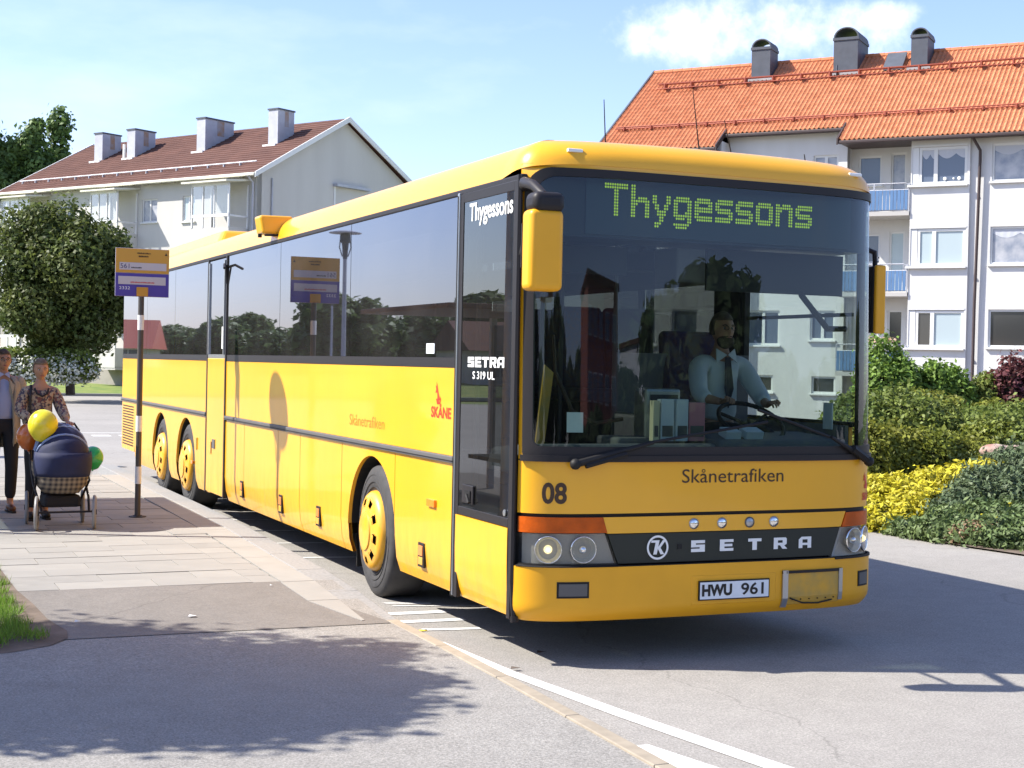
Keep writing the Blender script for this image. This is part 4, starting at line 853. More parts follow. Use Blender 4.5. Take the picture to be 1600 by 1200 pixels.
def window(u0,u1,z0,z1,Y,parent,split=None,m='pane',fr=.07,sill=True,curtain=False,frame='wood'):
    """frame set back in its opening; split = list of mullion positions"""
    b=MB(); y0,y1=Y+.05,Y+.13
    b.box((u0,y0,z0),(u0+fr,y1,z1)); b.box((u1-fr,y0,z0),(u1,y1,z1)); b.box((u0+fr,y0,z1-fr),(u1-fr,y1,z1)); b.box((u0+fr,y0,z0),(u1-fr,y1,z0+fr))
    S_=[u0]+(split or [])+[u1]
    for s in (split or []): b.box((s-fr*.75,y0-.004,z0+fr),(s+fr*.75,y1-.004,z1-fr))
    w=b.build('window',frame,parent)
    for i in range(len(S_)-1):
        b=MB(); a=S_[i]+(fr if i==0 else fr*.75); c=S_[i+1]-(fr if i==len(S_)-2 else fr*.75); b.box((a,y0+.035,z0+fr),(c,y0+.045,z1-fr)); b.build('pane',m if isinstance(m,str) else m[i%len(m)],w)
        if curtain and c-a>.35:
            b=MB(); n=12; vs=[]
            for k in range(n+1): t=k/n; dr=.14+.16*abs(math.sin(math.pi*t*1.5)); vs += [(a+(c-a)*t,y0+.033-.004*(k%2),z1-fr),(a+(c-a)*t,y0+.033-.004*(k%2),z1-fr-dr)]
            b.add(vs,[(2*k,2*k+2,2*k+3,2*k+1) for k in range(n)]); b.build('curtain','lace',w,fixn=False)
    if sill: b=MB(); b.box((u0-.06,Y-.09,z0-.07),(u1+.06,Y+.05,z0-.003)); b.build('sill','wood',w,bevel=.01)
    return w
def downpipe(pts,parent,m='darkmetal',r=.05): b=MB(); b.tube(pts,r,8); return b.build('downpipe',m,parent,smooth=40)
# ---- right-hand building
RB=empty('apartment_building',(29.62583958,31.27851729,0),math.atan2(-.77714596,.62932039),'white rendered apartment block with orange tiled roof and blue balconies on the right','building')
UR=9.0
sillz=[2.62,5.33,8.04]
# section C, flush part with pipe
hol=[]
for z in sillz: hol.append((.86,2.30,z+.06,z+1.30)); hol.append((3.6,5.0,z+.06,z+1.30)); hol.append((6.3,7.7,z+.06,z+1.30))
for a in (1.0,3.9,6.5): hol.append((a,a+.9,.75,1.35))
wall('wall',.18,UR,-.2,9.72,0,'render_white',RB,hol)
wn=['pane','panec','paned']
for k,z in enumerate(sillz):
    for j,a in enumerate((.86,3.6,6.3)): window(a,a+1.44 if j==0 else a+1.4,z+.06,z+1.30,0,RB,split=None if j==0 else [a+.45],m=[['paned','panec','panec'],['pane','paneb','pane'],['pane','pane','paned']][j][k],curtain=k>0)
for a in (1.0,3.9,6.5): window(a,a+.9,.75,1.35,0,RB,m='paned',sill=False)
# bay (slightly proud) with the two-light windows
BY=-.10
hb=[(-1.70,.10,z+.02,z+1.27) for z in sillz]
wall('bay_wall',-1.74,.18,-.2,9.70,BY,'render_white',RB,hb,depth=.2,back=1.5)
for k,z in enumerate(sillz):
    b=MB(); b.box((-1.70,BY+.02,z+.03),(-1.48,BY+.14,z+1.26)); b.build('bay_post','wood',RB)
    window(-1.47,.09,z+.03,z+1.26,BY-.02,RB,split=[-.93],m=['paned','paneb','pane'][k],fr=.085,sill=False,curtain=(k==2)) if k!=0 else window(-1.47,.09,z+.03,z+1.26,BY-.02,RB,split=[-.93],m=['paned','paneb'],fr=.085,sill=False)
    b=MB(); b.box((-1.83,BY-.12,z-.06),(.14,BY+.04,z+.005)); b.build('bay_sill','wood',RB,bevel=.01)
    b=MB(); b.box((-1.72,BY-.015,z+1.28),(.12,BY,z+1.34)); b.build('bay_head','wood',RB)
b=MB()
for x,y,z in ((-1.0,BY-.03,0),): pass
for x,r in ((-.62,.06),(-.34,.035),(-.16,.06)):
    b=MB(); b.ball((x,BY+.015,sillz[2]+.20),(r,.02,r),10,6); tag(b.build('window_ornament','white',RB))
downpipe([(.30,-.38,9.62),(.32,-.36,9.48),(.50,-.14,9.12),(.50,-.12,8.8),(.43,-.12,4),(.42,-.12,.1)],RB)
# recessed balconies
RY=1.25
wall('recess_wall',-4.10,-1.74,-.2,9.75,RY,'render_white',RB,[(-2.72,-2.20,z-.75,z+1.32) for z in sillz]+[(-3.85,-3.05,z+.25,z+1.25) for z in sillz[1:]])
for k,z in enumerate(sillz):
    window(-2.72,-2.20,z-.75,z+1.32,RY,RB,m=['paned','paneb','panec'][k],fr=.06,sill=False)
    if k: window(-3.85,-3.05,z+.25,z+1.25,RY,RB,m='pane',fr=.06)
    o=empty('balcony'); o.parent=RB
    b=MB(); b.box((-4.14,-.16,z-.98),(-1.76,RY-.01,z-.84)); b.build('balcony_slab','slab_c',o)
    b=MB(); b.tube([(-4.12,-.12,z+.10),(-1.90,-.12,z+.10),(-1.80,-.12,z+.04),(-1.80,-.12,z-.2)],.022,6); b.tube([(-4.12,-.12,z-.12),(-1.78,-.12,z-.12)],.02,6); b.tube([(-4.12,-.12,z-.80),(-1.78,-.12,z-.80)],.02,6)
    for x in (-4.12,-2.95,-1.78): b.box((x-.02,-.14,z-.85),(x+.02,-.10,z+.10))
    b.build('balcony_rail','darkmetal' if 0 else 'zinc',o)
    n=19
    for i in range(n): x=-4.10+i*2.30/n; b=MB(); b.box((x,-.150-.012*(i%2),z-.79),(x+2.30/n-.018,-.128-.012*(i%2),z-.13)); b.build('slat','blue',o)
b=MB(); b.tube([(-3.0,.05,4.5+.0),(-2.82,.05,5.55)],.03,6); b.build('parasol','wood',RB)
for k in range(7): b=MB(); b.lathe([(.09-.008*k,0),(.09-.008*k,.06)],(-3.0+.03*k+.02,.05,5.0+.14*k-.2),n=8); b.build('parasol_stripe','slate',RB)
# recessed section B
SBY=.70
hB=[(-5.30,-4.42,z+.25,z+1.28) for z in sillz]+[(-7.6,-6.4,z+.05,z+1.28) for z in sillz]+[(-5.2,-4.35,1.0,1.60),(-7.5,-6.6,1.0,1.6)]
wall('wall',-8.45,-4.10,-.2,10.2,SBY,'render_white',RB,hB)
for k,z in enumerate(sillz): window(-5.30,-4.42,z+.25,z+1.28,SBY,RB,split=[-4.86],m=['pane','pane','panec'][k]); window(-7.6,-6.4,z+.05,z+1.28,SBY,RB,split=[-7.0],m='pane')
window(-5.2,-4.35,1.0,1.6,SBY,RB,m='paned'); window(-7.5,-6.6,1.0,1.6,SBY,RB,m='paned')
b=MB(); b.poly([(-4.12,SBY,0),(-4.12,RY+.1,0),(-4.12,RY+.1,9.8),(-4.12,SBY,10.0)],(.02,0,0)); b.build('return_wall','render_white',RB)
# section A
wall('wall',-12.9,-8.45,-.2,9.9,0,'render_white',RB,[(-12.2,-10.8,z,z+1.28) for z in sillz]+[(-10.2,-9.2,z,z+1.28) for z in sillz],back=1.0)
for z in sillz: window(-12.2,-10.8,z,z+1.28,0,RB,split=[-11.5]); window(-10.2,-9.2,z,z+1.28,0,RB)
b=MB(); b.poly([(-12.9,.02,-.2),(-12.9,10.4,-.2),(-12.9,10.4,9.9),(-12.9,5.2,13.45),(-12.9,.02,9.9)],(.2,0,0)); b.poly([(UR-.2,.02,-.2),(UR-.2,10.4,-.2),(UR-.2,10.4,9.9),(UR-.2,5.2,13.45),(UR-.2,.02,9.9)],(.2,0,0)); b.box((-12.7,10.1,-.2),(UR-.2,10.4,9.9)); b.build('gable_wall','render_white',RB)
# roof: eave line steps with the plan
SLP=(13.60-9.66)/(5.2+.5)
def rz(Y): return 9.66+(Y+.5)*SLP
rfs=empty('roof'); rfs.parent=RB
def tiles(name,u0,u1,Y0,parent):
    pitch=.1625; n=int((u1-u0)/pitch); cols=n*4; L_=math.hypot(5.2-Y0,(5.2-Y0)*SLP); dY=5.7/21; rows=int(round((5.2-Y0)/dY))
    U=np.linspace(u0,u0+n*pitch,cols+1); wv=(.046)*np.maximum(-.6,np.sin(2*np.pi*(U-u0)/pitch)); vs=[]; rr=np.random.default_rng(5)
    V=[];F=[]
    for r_ in range(rows):
        Ya,Yb=Y0+dY*r_,Y0+dY*(r_+1)+.03; jit=np.repeat(rr.normal(0,.004,n+1),4)[:cols+1]
        for (Y,lift) in ((Ya,.045),(Ya,.005),(Yb,.0)):
            if lift==.005: V.append(np.c_[U,np.full_like(U,Y),rz(Y)+wv*.9+.0+jit-.02])
            elif lift==.045: V.append(np.c_[U,np.full_like(U,Y-.0),rz(Y)+wv+.028+jit])
            else: V.append(np.c_[U,np.full_like(U,Y),rz(Y)+wv+.002+jit])
    V=np.concatenate(V); w=cols+1; F=[]
    for r_ in range(rows):
        o=r_*3*w
        for i in range(cols): F.append((o+w+i,o+w+i+1,o+i+1,o+i)); F.append((o+i,o+i+1,o+2*w+i+1,o+2*w+i))
    me=bpy.data.meshes.new(name); me.from_pydata(V.tolist(),[],F); me.materials.append(M['tile']); o=bpy.data.objects.new(name,me); C.objects.link(o); o.parent=parent; o['kind']='stuff'; return o
PT=.1625; DY=5.7/21; UB1,UB2=-13.2+29*PT,-13.2+56*PT
tiles('roof_tiles',-13.2,UB1+1e-4,-.50,rfs); tiles('roof_tiles',UB1,UB2+1e-4,-.50+3*DY,rfs); tiles('roof_tiles',UB2,UR+.3,-.50,rfs)
b=MB()
for a,c,Y0 in ((-13.2,UB1,-.50),(UB1,UB2,-.50+3*DY),(UB2,UR+.3,-.50)):
    b.add([(a,Y0,rz(Y0)-.06),(c,Y0,rz(Y0)-.06),(c,5.2,rz(5.2)-.08),(a,5.2,rz(5.2)-.08)],[(0,1,2,3)]); b.add([(a,Y0+.02,rz(Y0)-.13),(c,Y0+.02,rz(Y0)-.13),(c,Y0+1.9,rz(Y0)-.10),(a,Y0+1.9,rz(Y0)-.10)],[(0,1,2,3)])
b.add([(-13.2,5.2,rz(5.2)),(UR+.3,5.2,rz(5.2)),(UR+.3,10.9,9.6),(-13.2,10.9,9.6)],[(0,1,2,3)]); b.build('roof_deck','darkmetal',rfs,fixn=False)
for a,c,Y0 in ((-13.2,UB1,-.50),(UB1,UB2,-.50+3*DY),(UB2,UR+.3,-.50)):
    b=MB(); b.box((a,Y0-.10,rz(Y0)-.17),(c,Y0+.02,rz(Y0)-.05)); b.build('gutter','darkmetal',rfs,bevel=.03)
for u,s_ in ((UB1,1),(UB2,-1)):
    b=MB(); b.poly([(u,-.62,rz(-.5)-.20),(u,-.62,rz(-.5)+.02),(u,.45,rz(.45)+.07),(u,.45,rz(.45)-.12)],(.05*s_,0,0)); b.build('verge_board','darkmetal',rfs)
b=MB(); b.poly([(-13.26,-.6,rz(-.6)-.10),(-13.26,-.6,rz(-.6)+.06),(-13.26,5.2,rz(5.2)+.10),(-13.26,10.9,9.65),(-13.26,10.9,9.5),(-13.26,5.2,rz(5.2)-.08)],(.07,0,0)); b.build('verge_board','slate',rfs)
n=int((UR+13.5)/.40)
b=MB(); b.lathe([(.11,0),(.12,.40)],n=8); rmesh=b.build('ridge_tile','tile'); me=rmesh.data; bpy.data.objects.remove(rmesh)
for i in range(n): o=bpy.data.objects.new('ridge_tile',me); C.objects.link(o); o.parent=rfs; o.location=(-13.2+i*.40,5.2,rz(5.2)-.02); o.rotation_euler=(0,math.pi/2,0)
for Y,a,h in ((3.72,-12.4,.30),(.85,-12.9,.10)):
    b=MB(); zt=rz(Y)+.16
    if h>.2: b.box((a,Y-.10,zt+.06),(UR,Y+.10,zt+.10)); b.tube([(a,Y-.25,zt-.14),(UR,Y-.25,zt-.14)],.02,5)
    else: b.tube([(a,Y-.02,zt-.02),(UR,Y-.02,zt-.02)],.025,5); b.tube([(a,Y-.06,zt-.09),(UR,Y-.06,zt-.09)],.025,5)
    x=a+.3
    while x<UR: b.box((x,Y-.26 if h>.2 else Y-.12,zt-.16),(x+.05,Y+.05,zt+.06 if h>.2 else zt-.01)); x+=1.08
    b.build('snow_rail','redrail',rfs)
def hood_chimney(u0,u1,Y0,Y1,zt,par):
    b=MB(); b.box((u0,Y0,rz(Y0)-.3),(u1,Y1,zt)); ch=b.build('chimney','slate',par)
    b=MB(); b.box((u0-.03,Y0-.03,zt),(u1+.03,Y1+.03,zt+.10)); b.build('chimney_collar','slate',ch)
    b=MB(); k=12; w=(u1-u0)/2+.02; cu=(u0+u1)/2; vs=[]
    for Y in (Y0+.02,Y1-.02):
        for R in (w,w-.05):
            for i in range(k+1): t=math.pi*i/k; vs.append((cu-R*math.cos(t),Y,zt+.10+R*.82*math.sin(t)))
    K=k+1
    for i in range(k): b.add([],[]) 
    fs=[]
    for i in range(k): fs += [(i,i+1,2*K+i+1,2*K+i),(K+i,3*K+i,3*K+i+1,K+i+1),(i,K+i,K+i+1,i+1),(2*K+i,2*K+i+1,3*K+i+1,3*K+i)]
    b.add(vs,fs); b.build('chimney_hood','slate',ch)
    b=MB(); b.box((u0-.12,Y0-.12,rz(Y0)-.05),(u1+.12,Y0-.01,rz(Y0)+.06)); b.build('flashing','zinc',ch)
    return ch
hood_chimney(-8.76,-8.03,4.0,4.95,13.92,rfs); hood_chimney(-5.60,-4.70,4.0,5.5,14.02,rfs); hood_chimney(-2.76,-2.17,4.0,5.1,13.90,rfs)
b=MB(); b.add([(-3.75,3.95,rz(3.95)+.05),(-3.05,3.95,rz(3.95)+.05),(-3.05,4.7,rz(4.7)+.12),(-3.75,4.7,rz(4.7)+.12),(-3.75,3.95,rz(3.95)+.15),(-3.05,3.95,rz(3.95)+.15),(-3.05,4.7,rz(4.7)+.30),(-3.75,4.7,rz(4.7)+.30)],[(4,5,6,7),(0,1,5,4),(1,2,6,5),(2,3,7,6),(3,0,4,7)]); b.build('roof_hatch','slate',rfs)
b=MB(); b.tube([(-5.42,3.86,rz(3.8)),(-5.42,3.86,rz(3.8)+.45)],.03,6); b.build('vent_pipe','slate',rfs)
# flower box on the lowest balcony in view
fb=empty('flower_box',(0,0,0),0); b=MB(); p=RB.matrix_basis@Vector((-2.55,-.25,2.62)); fb.location=p; fb.rotation_euler=RB.rotation_euler
tag(fb,'pale flower box with pink blooms hung on the balcony rail behind the mirror','flower box')
b.box((-.45,-.10,0),(.45,.10,.16)); b.build('trough','slab_c',fb)
M['flower']=leafmat('flower_mix',(.65,.55,.45),(.62,.35,.25),.4,6,.2)
foliage('blossom',[(x,0,.22,.14,.12,.12) for x in (-.35,-.12,.12,.36)],500,.05,'flower',fb,3)
# ---- left-hand building
LBd=empty('apartment_house',(12.27646073,57.16304289,0),math.atan2(-.8571673,.51503807),'pale house with brown roof and glazed balconies on the left behind the round tree','building')
ZG=.75
holes=[(-7.55,-6.50,8.12,9.20),(-13.83,-12.45,8.12,9.20),(-4.78,-3.95,8.06,9.22),(-7.55,-6.50,5.42,6.5),(-4.78,-3.95,5.4,6.5),(-13.83,-12.45,5.42,6.5),(-7.55,-6.50,2.9,3.9),(-4.78,-3.95,2.8,3.9),(-13.83,-12.45,2.8,3.9),(-10.9,-9.95,1.5,2.1),(-7.4,-6.6,1.45,2.05),(-16.5,-15.6,1.5,2.1)]
wall('wall',-18.0,0,ZG+.5,10.1,0,'render_cream',LBd,holes)
b=MB(); b.box((-18.02,-.03,.2),(.0,.1,ZG+.7)); b.build('plinth','plinth',LBd)
for i,h in enumerate(holes): window(*h,0,LBd,split=[(h[0]+h[1])/2],m=['panec','pane','paneb'][i%3],fr=.06,sill=h[2]>2.2)
b=MB(); b.poly([(0,.002,.2),(0,11.3,.2),(0,11.3,10.05),(0,5.65,13.15),(0,.002,10.1)],(-.25,0,0)); b.poly([(-17.75,.002,.2),(-17.75,11.3,.2),(-17.75,11.3,10.05),(-17.75,5.65,13.15),(-17.75,.002,10.1)],(-.25,0,0)); b.box((-17.75,11.0,.2),(-.25,11.3,10.05)); b.build('gable_wall','render_cream',LBd)
S2=(13.22-10.02)/(5.65+.35); z2=lambda Y: 10.02+(Y+.35)*S2
rf=empty('roof'); rf.parent=LBd
V=[];F=[]; rows=22; cols=120
U=np.linspace(-18.2,.3,cols+1)
for r_ in range(rows):
    Ya=-.40+(6.05)*r_/rows; Yb=-.40+6.05*(r_+1)/rows
    for Y,l in ((Ya,0.0),(Ya,.05),(Yb,.012)): V.append(np.c_[U,np.full_like(U,Y),z2(Y)+l+.012*np.sin(U*2*np.pi/.31*1.0)])
V=np.concatenate(V); w=cols+1
for r_ in range(rows):
    o=r_*3*w
    for i in range(cols): F += [(o+i,o+i+1,o+w+i+1,o+w+i),(o+w+i,o+w+i+1,o+2*w+i+1,o+2*w+i)]
me=bpy.data.meshes.new('roof_tiles'); me.from_pydata(V.tolist(),[],F); me.materials.append(M['rooftile']); o=bpy.data.objects.new('roof_tiles',me); C.objects.link(o); o.parent=rf; o['kind']='stuff'
b=MB(); b.add([(-18.2,5.65,z2(5.65)+.02),(.3,5.65,z2(5.65)+.02),(.3,11.7,10.0),(-18.2,11.7,10.0)],[(0,1,2,3)]); b.add([(-18.2,-.36,9.98),(.3,-.36,9.98),(.3,5.65,z2(5.65)-.08),(-18.2,5.65,z2(5.65)-.08)],[(0,1,2,3)]); b.build('roof_deck','rooftile',rf,fixn=False)
for X in (.3,-18.27):
    b=MB(); b.poly([(X,-.45,z2(-.45)-.18),(X,-.45,z2(-.45)+.05),(X,5.65,z2(5.65)+.09),(X,11.75,10.08),(X,11.75,9.85),(X,5.65,z2(5.65)-.16)],(.06,0,0)); b.build('verge_board','wood',rf)
b=MB(); b.box((-18.2,-.50,9.86),(.3,-.38,10.0)); b.build('gutter','fascia',rf,bevel=.03)
b=MB()
x=-18.0
while x<.2: b.box((x,-.40,9.86),(x+.08,.0,9.97)); x+=.9
b.build('rafter_end','fascia',rf)
b=MB(); b.tube([(-17.6,.55,z2(.55)+.16),(-.6,.55,z2(.55)+.16)],.035,5)
x=-17.4
while x<-.6: b.box((x,.5,z2(.5)),(x+.05,.6,z2(.5)+.16)); x+=1.05
b.build('snow_rail','zinc',rf)
for u0,u1,Y1,zt in ((-14.83,-14.20,4.2,13.22),(-12.30,-11.69,4.32,13.23),(-7.19,-6.60,4.88,13.40),(-2.35,-1.74,4.08,13.44)):
    b=MB(); b.box((u0,3.0,z2(3.0)-.4),(u1,Y1,zt)); ch=b.build('chimney','zinc',rf)
    b=MB(); b.box((u0-.04,2.96,zt),(u1+.04,Y1+.04,zt+.07)); b.build('chimney_cap','slate',ch)
    b=MB(); b.box((u1+.0,3.0+(Y1-3)*.42,zt-.75),(u1+.006,3.0+(Y1-3)*.66,zt-.03)); b.build('rust_patch','zincrust',ch)
    b=MB(); b.box((u0-.18,2.80,z2(2.8)-.02),(u1+.02,2.99,z2(2.9)+.06)); b.build('flashing','wood',ch)
b=MB(); b.box((-12.62,3.0,z2(3)),(-12.50,3.1,z2(3)+.75)); b.build('vent_pipe','wood',rf)
# glazed balconies
for u0,u1 in ((-2.84,-.46),(-9.81,-7.85),(-16.7,-14.45)):
    for zf in (6.55,3.85,1.15):
        o=empty('balcony'); o.parent=LBd
        b=MB(); b.box((u0,-1.2,zf),(u1,-.01,zf+.15)); b.build('balcony_slab','slab_c',o)
        b=MB(); b.box((u0,-1.22,zf+.10),(u1,-1.14,zf+1.02)); b.box((u1-.05,-1.14,zf+.10),(u1,-.01,zf+1.02)); b.box((u0,-1.14,zf+.10),(u0+.05,-.01,zf+1.02)); b.build('parapet','render_cream',o)
        b=MB(); zt=zf+3.0 if zf>6 else zf+2.6
        for x in (u0,u1-.06): b.box((x,-1.24,zf+1.02),(x+.06,-1.16,zt-.05)); b.box((x,-.09,zf+1.0),(x+.06,-.02,zt-.05))
        b.box((u0,-1.25,zf+1.48),(u1,-1.15,zf+1.60)); b.box((u0,-1.24,zt-.14),(u1,-1.16,zt-.05)); b.box((u1-.055,-1.16,zf+1.50),(u1-.005,-.09,zf+1.57))
        for t in (.30,.60): x=u0+(u1-u0)*t; b.box((x,-1.235,zf+1.02),(x+.045,-1.17,zt-.1))
        b.build('glazing_frame','wood',o)
        for i in range(3): a=u0+.06+(u1-u0-.1)*i/3; b=MB(); b.box((a,-1.21,zf+1.60),(a+(u1-u0-.1)/3-.03,-1.20,zt-.14)); b.build('pane','clear',o)
        if zf>6: b=MB(); b.add([(u0-.35,-1.55,zt-.02),(u1+.15,-1.55,zt-.02),(u1+.15,-.02,zt+.13),(u0-.35,-.02,zt+.13),(u0-.35,-1.55,zt+.06),(u1+.15,-1.55,zt+.06),(u1+.15,-.02,zt+.21),(u0-.35,-.02,zt+.21)],[(0,1,5,4),(1,2,6,5),(2,3,7,6),(3,0,4,7),(4,5,6,7),(3,2,1,0)]); b.build('canopy','fascia',o)
downpipe([(-.15,-.45,9.9),(-.15,-.10,9.6),(-.15,-.08,1)],LBd,'zinc'); downpipe([(.06,.9,9.9),(.06,.9,1.5)],LBd,'zinc',.04)
b=MB(); b.box((.01,4.93,9.98),(.30,7.34,10.10)); b.build('window_hood','zinc',LBd)
b=MB(); b.box((.005,5.0,7.6),(.04,5.1,9.98)); b.box((.005,5.5,9.1),(.04,7.2,9.2)); b.build('gable_window_frame','wood',LBd)
b=MB(); b.box((.003,5.1,7.6),(.02,7.2,9.1)); b.build('gable_pane','paneb',LBd)
# ================================================================== VEGETATION
M.update(
 bark=mat('bark',(.085,.065,.05),.95,var=.3,vscale=8,bump=.8,bscale=14), birchbark=mat('pale_bark',(.35,.33,.30),.9,var=.3,vscale=5),
 leaf_maple=leafmat('maple_leaf',(.055,.088,.020),(.135,.155,.040),.5,1.0), leaf_birch=leafmat('birch_leaf',(.085,.145,.045),(.15,.22,.075),.35,.5),
 leaf_hedge=leafmat('hedge_leaf',(.17,.20,.030),(.26,.26,.045),.45,1.4), leaf_hedge2=leafmat('hedge_leaf_dark',(.12,.17,.035),(.20,.235,.05),.4,1.2),
 leaf_bush=leafmat('bush_leaf',(.12,.21,.035),(.18,.27,.05),.4,1.5), leaf_purple=leafmat('purple_leaf',(.12,.035,.045),(.17,.07,.06),.45,3),
 leaf_gold=leafmat('golden_juniper',(.42,.38,.022),(.55,.48,.035),.3,5,.2), leaf_blue=leafmat('green_juniper',(.080,.125,.045),(.145,.195,.065),.4,3,.2),
 leaf_blue2=leafmat('grey_juniper',(.080,.115,.055),(.115,.155,.075),.4,3,.2), leaf_brown=leafmat('brown_twigs',(.20,.12,.07),(.27,.17,.10),.4,4,.1), leaf_white=leafmat('white_blossom',(.55,.55,.45),(.60,.62,.55),.3,4,.2),
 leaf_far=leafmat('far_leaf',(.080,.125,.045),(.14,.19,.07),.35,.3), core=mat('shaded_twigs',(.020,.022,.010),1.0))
def branchy(b,p,d,l,r,depth,rg):
    q=p+d*l; b.tube([p,p+d*l*.5+Vector(rg.normal(size=3)*l*.04),q],[r,r*.85,r*.65],7)
    if depth:
        for k in range(3):
            nd=(d+Vector(rg.normal(size=3)*.55)+Vector((0,0,.15))).normalized(); branchy(b,q if k else p+d*l*.75,nd,l*.72,r*.58,depth-1,rg)
def tree(x,y,z,trunk_h,blobs,n,leaf,m,label,cat='tree',bark='bark',r=.16,seed=1,name='tree',group=None,depth=3,**kw):
    t=empty(name,(x,y,z),0,label,cat,group); rg=np.random.default_rng(seed); b=MB(); branchy(b,Vector((0,0,-.1)),Vector((0,0,1)),trunk_h,r,depth,rg); b.build('trunk',bark,t,smooth=40)
    c=foliage('crown',blobs,n,leaf,m,t,seed,**kw); c['kind']='stuff'; return t
def crownblobs(cx_,cy_,cz_,R,H,n,seed,k=.38):
    r=np.random.default_rng(seed); B=[(cx_,cy_,cz_,R*.72,R*.72,H*.72)]
    for i in range(n):
        d=r.normal(size=3); d/=np.linalg.norm(d); d[2]*=.95
        q=.62+.18*r.random(); s=k*(.7+.6*r.random()); B.append((cx_+d[0]*R*q,cy_+d[1]*R*q,cz_+d[2]*H*q,R*s,R*s,H*s*.9))
    return B
# round tree by the far house, birch behind it
tree(3.84,52.2,.35,1.7,crownblobs(-.25,0,4.05,2.95,3.15,34,4,.34),60000,.125,'leaf_maple','round dark green tree beyond the road, in front of the pale house','tree',r=.19,seed=4,inner=.30,lump=.22,spread=.13)
def birch_blobs(seed,pts): return pts
bb=[]; rb=np.random.default_rng(12)
for (bx,bz,R,H) in ((-4.6,14.0,2.2,3.4),(-2.6,12.6,2.0,3.6),(-1.0,15.0,1.3,2.6),(.2,12.8,1.7,3.0),(-1.4,11,2.0,3),(-6.5,15,2,3),(1.1,11.6,1.1,1.8),(1.6,13.3,.6,1.0),(-3.6,10.3,2.3,2.5),(-.2,16.2,.5,1.2),(-4.2,16.9,.8,1.3)):
    for k in range(5): q=rb.normal(size=3)*[.5,.5,.6]; bb.append((bx+q[0]*R,q[1]*R,bz+q[2]*H,R*.45,R*.45,H*.42))
tree(7.2,96.8,.5,5.0,bb,34000,.24,'leaf_birch','tall loose birch rising behind the left end of the brown roof','tree',bark='birchbark',r=.25,seed=12,inner=.5,lump=.3,spread=.22)
tree(1.5,104,.5,5,[(q[0]*1.1,q[1],q[2]*.95,q[3],q[4],q[5]) for q in bb],22000,.24,'leaf_birch','second birch further left beyond the brown roof','tree',bark='birchbark',r=.25,seed=15,inner=.5,lump=.3,spread=.22)
def shrub(name,label,blobs,n,leaf,m,seed,cat='shrub',group=None,corem=True,zmin=.0,twig=True,**kw):
    cxm=sum(q[0] for q in blobs)/len(blobs); cym=sum(q[1] for q in blobs)/len(blobs)
    t=empty(name,(cxm,cym,0),0,label,cat,group); B=[(q[0]-cxm,q[1]-cym,*q[2:]) for q in blobs]
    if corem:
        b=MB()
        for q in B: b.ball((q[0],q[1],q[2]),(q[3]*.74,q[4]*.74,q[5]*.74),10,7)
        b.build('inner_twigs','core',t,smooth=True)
    c=foliage('foliage',B,n,leaf,m,t,seed,zmin=zmin,**kw); c['kind']='stuff'; return t
def dup_fol(t,blobs,n,leaf,m,seed,**kw):
    B=[(q[0]-t.location.x,q[1]-t.location.y,*q[2:]) for q in blobs]; c=foliage('blossom' if 'white' in m else 'foliage',B,n,leaf,m,t,seed,**kw); c['kind']='stuff'
# flowering hedge on the far side of the road
hb_=[(x,50.9-(x-1.5)*.42,1.25,.62,.5,.58) for x in np.arange(-1.5,4.2,.42)]
h_=shrub('hedge','low hedge with white blossom across the road behind the couple',hb_,15000,.10,'leaf_hedge2',21,'hedge',zmin=.1)
h_.location.z=.15; dup_fol(h_,[(q[0],q[1]-.15,q[2]-.15,.6,.5,.5) for q in hb_],5200,.09,'leaf_white',22,inner=.0)
hb2=[(x,52.5-(x-1.5)*.42,1.5,.7,.5,.5) for x in np.arange(-2.5,4.0,.5)]
shrub('hedge','yellow-green hedge top showing behind the white blossom hedge',hb2,8000,.11,'leaf_bush',23,'hedge',zmin=.5)
# garden on the right
def fwd(px,d): v=f+r2*((px-800)/FPX); return cx+v.x*d, cy+v.y*d
def row(px0,px1,d0,d1,step,rx,z,rzz,seed,jit=.15):
    r=np.random.default_rng(seed); a=Vector((*fwd(px0,d0),0)); c=Vector((*fwd(px1,d1),0)); L_=(c-a).length; n=max(1,int(L_/step)); B=[]
    for i in range(n+1): p=a+(c-a)*(i/n); B.append((p.x+r.normal()*jit*rx,p.y+r.normal()*jit*rx,z*(1+.08*r.normal()),rx*(1+.15*r.normal()),rx*(1+.15*r.normal()),rzz*(1+.08*r.normal())))
    return B
hA=row(1345,1700,22.5,23,.55,.62,.70,.66,31,.1)
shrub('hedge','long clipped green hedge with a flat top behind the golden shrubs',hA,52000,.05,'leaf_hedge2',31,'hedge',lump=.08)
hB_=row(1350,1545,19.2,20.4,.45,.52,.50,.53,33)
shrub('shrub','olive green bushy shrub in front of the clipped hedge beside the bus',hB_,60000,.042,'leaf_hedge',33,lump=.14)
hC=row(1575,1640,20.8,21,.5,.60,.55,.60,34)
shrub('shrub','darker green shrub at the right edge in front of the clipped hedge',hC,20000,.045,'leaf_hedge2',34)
gB=[]
for (px,d,z,r_,h) in ((1372,17.3,.20,.30,.14),(1395,17.2,.14,.32,.14),(1420,17.4,.22,.32,.14),(1440,17.7,.30,.34,.13),(1375,17.9,.36,.36,.14),(1410,18.0,.40,.36,.14),(1445,18.1,.43,.34,.13),(1480,18.3,.50,.34,.12),(1520,18.3,.60,.32,.09),(1460,17.6,.33,.32,.12),(1550,18.4,.66,.22,.07),(1365,16.9,.10,.22,.12),(1400,16.8,.08,.25,.12)):
    x,y=fwd(px,d); gB.append((x,y,z,r_,r_,h))
shrub('juniper','golden yellow spreading juniper beside the front of the bus',gB,25000,.034,'leaf_gold',41,lump=.5,aspect=2.4,upbias=.7,spread=.2)
gC=[]
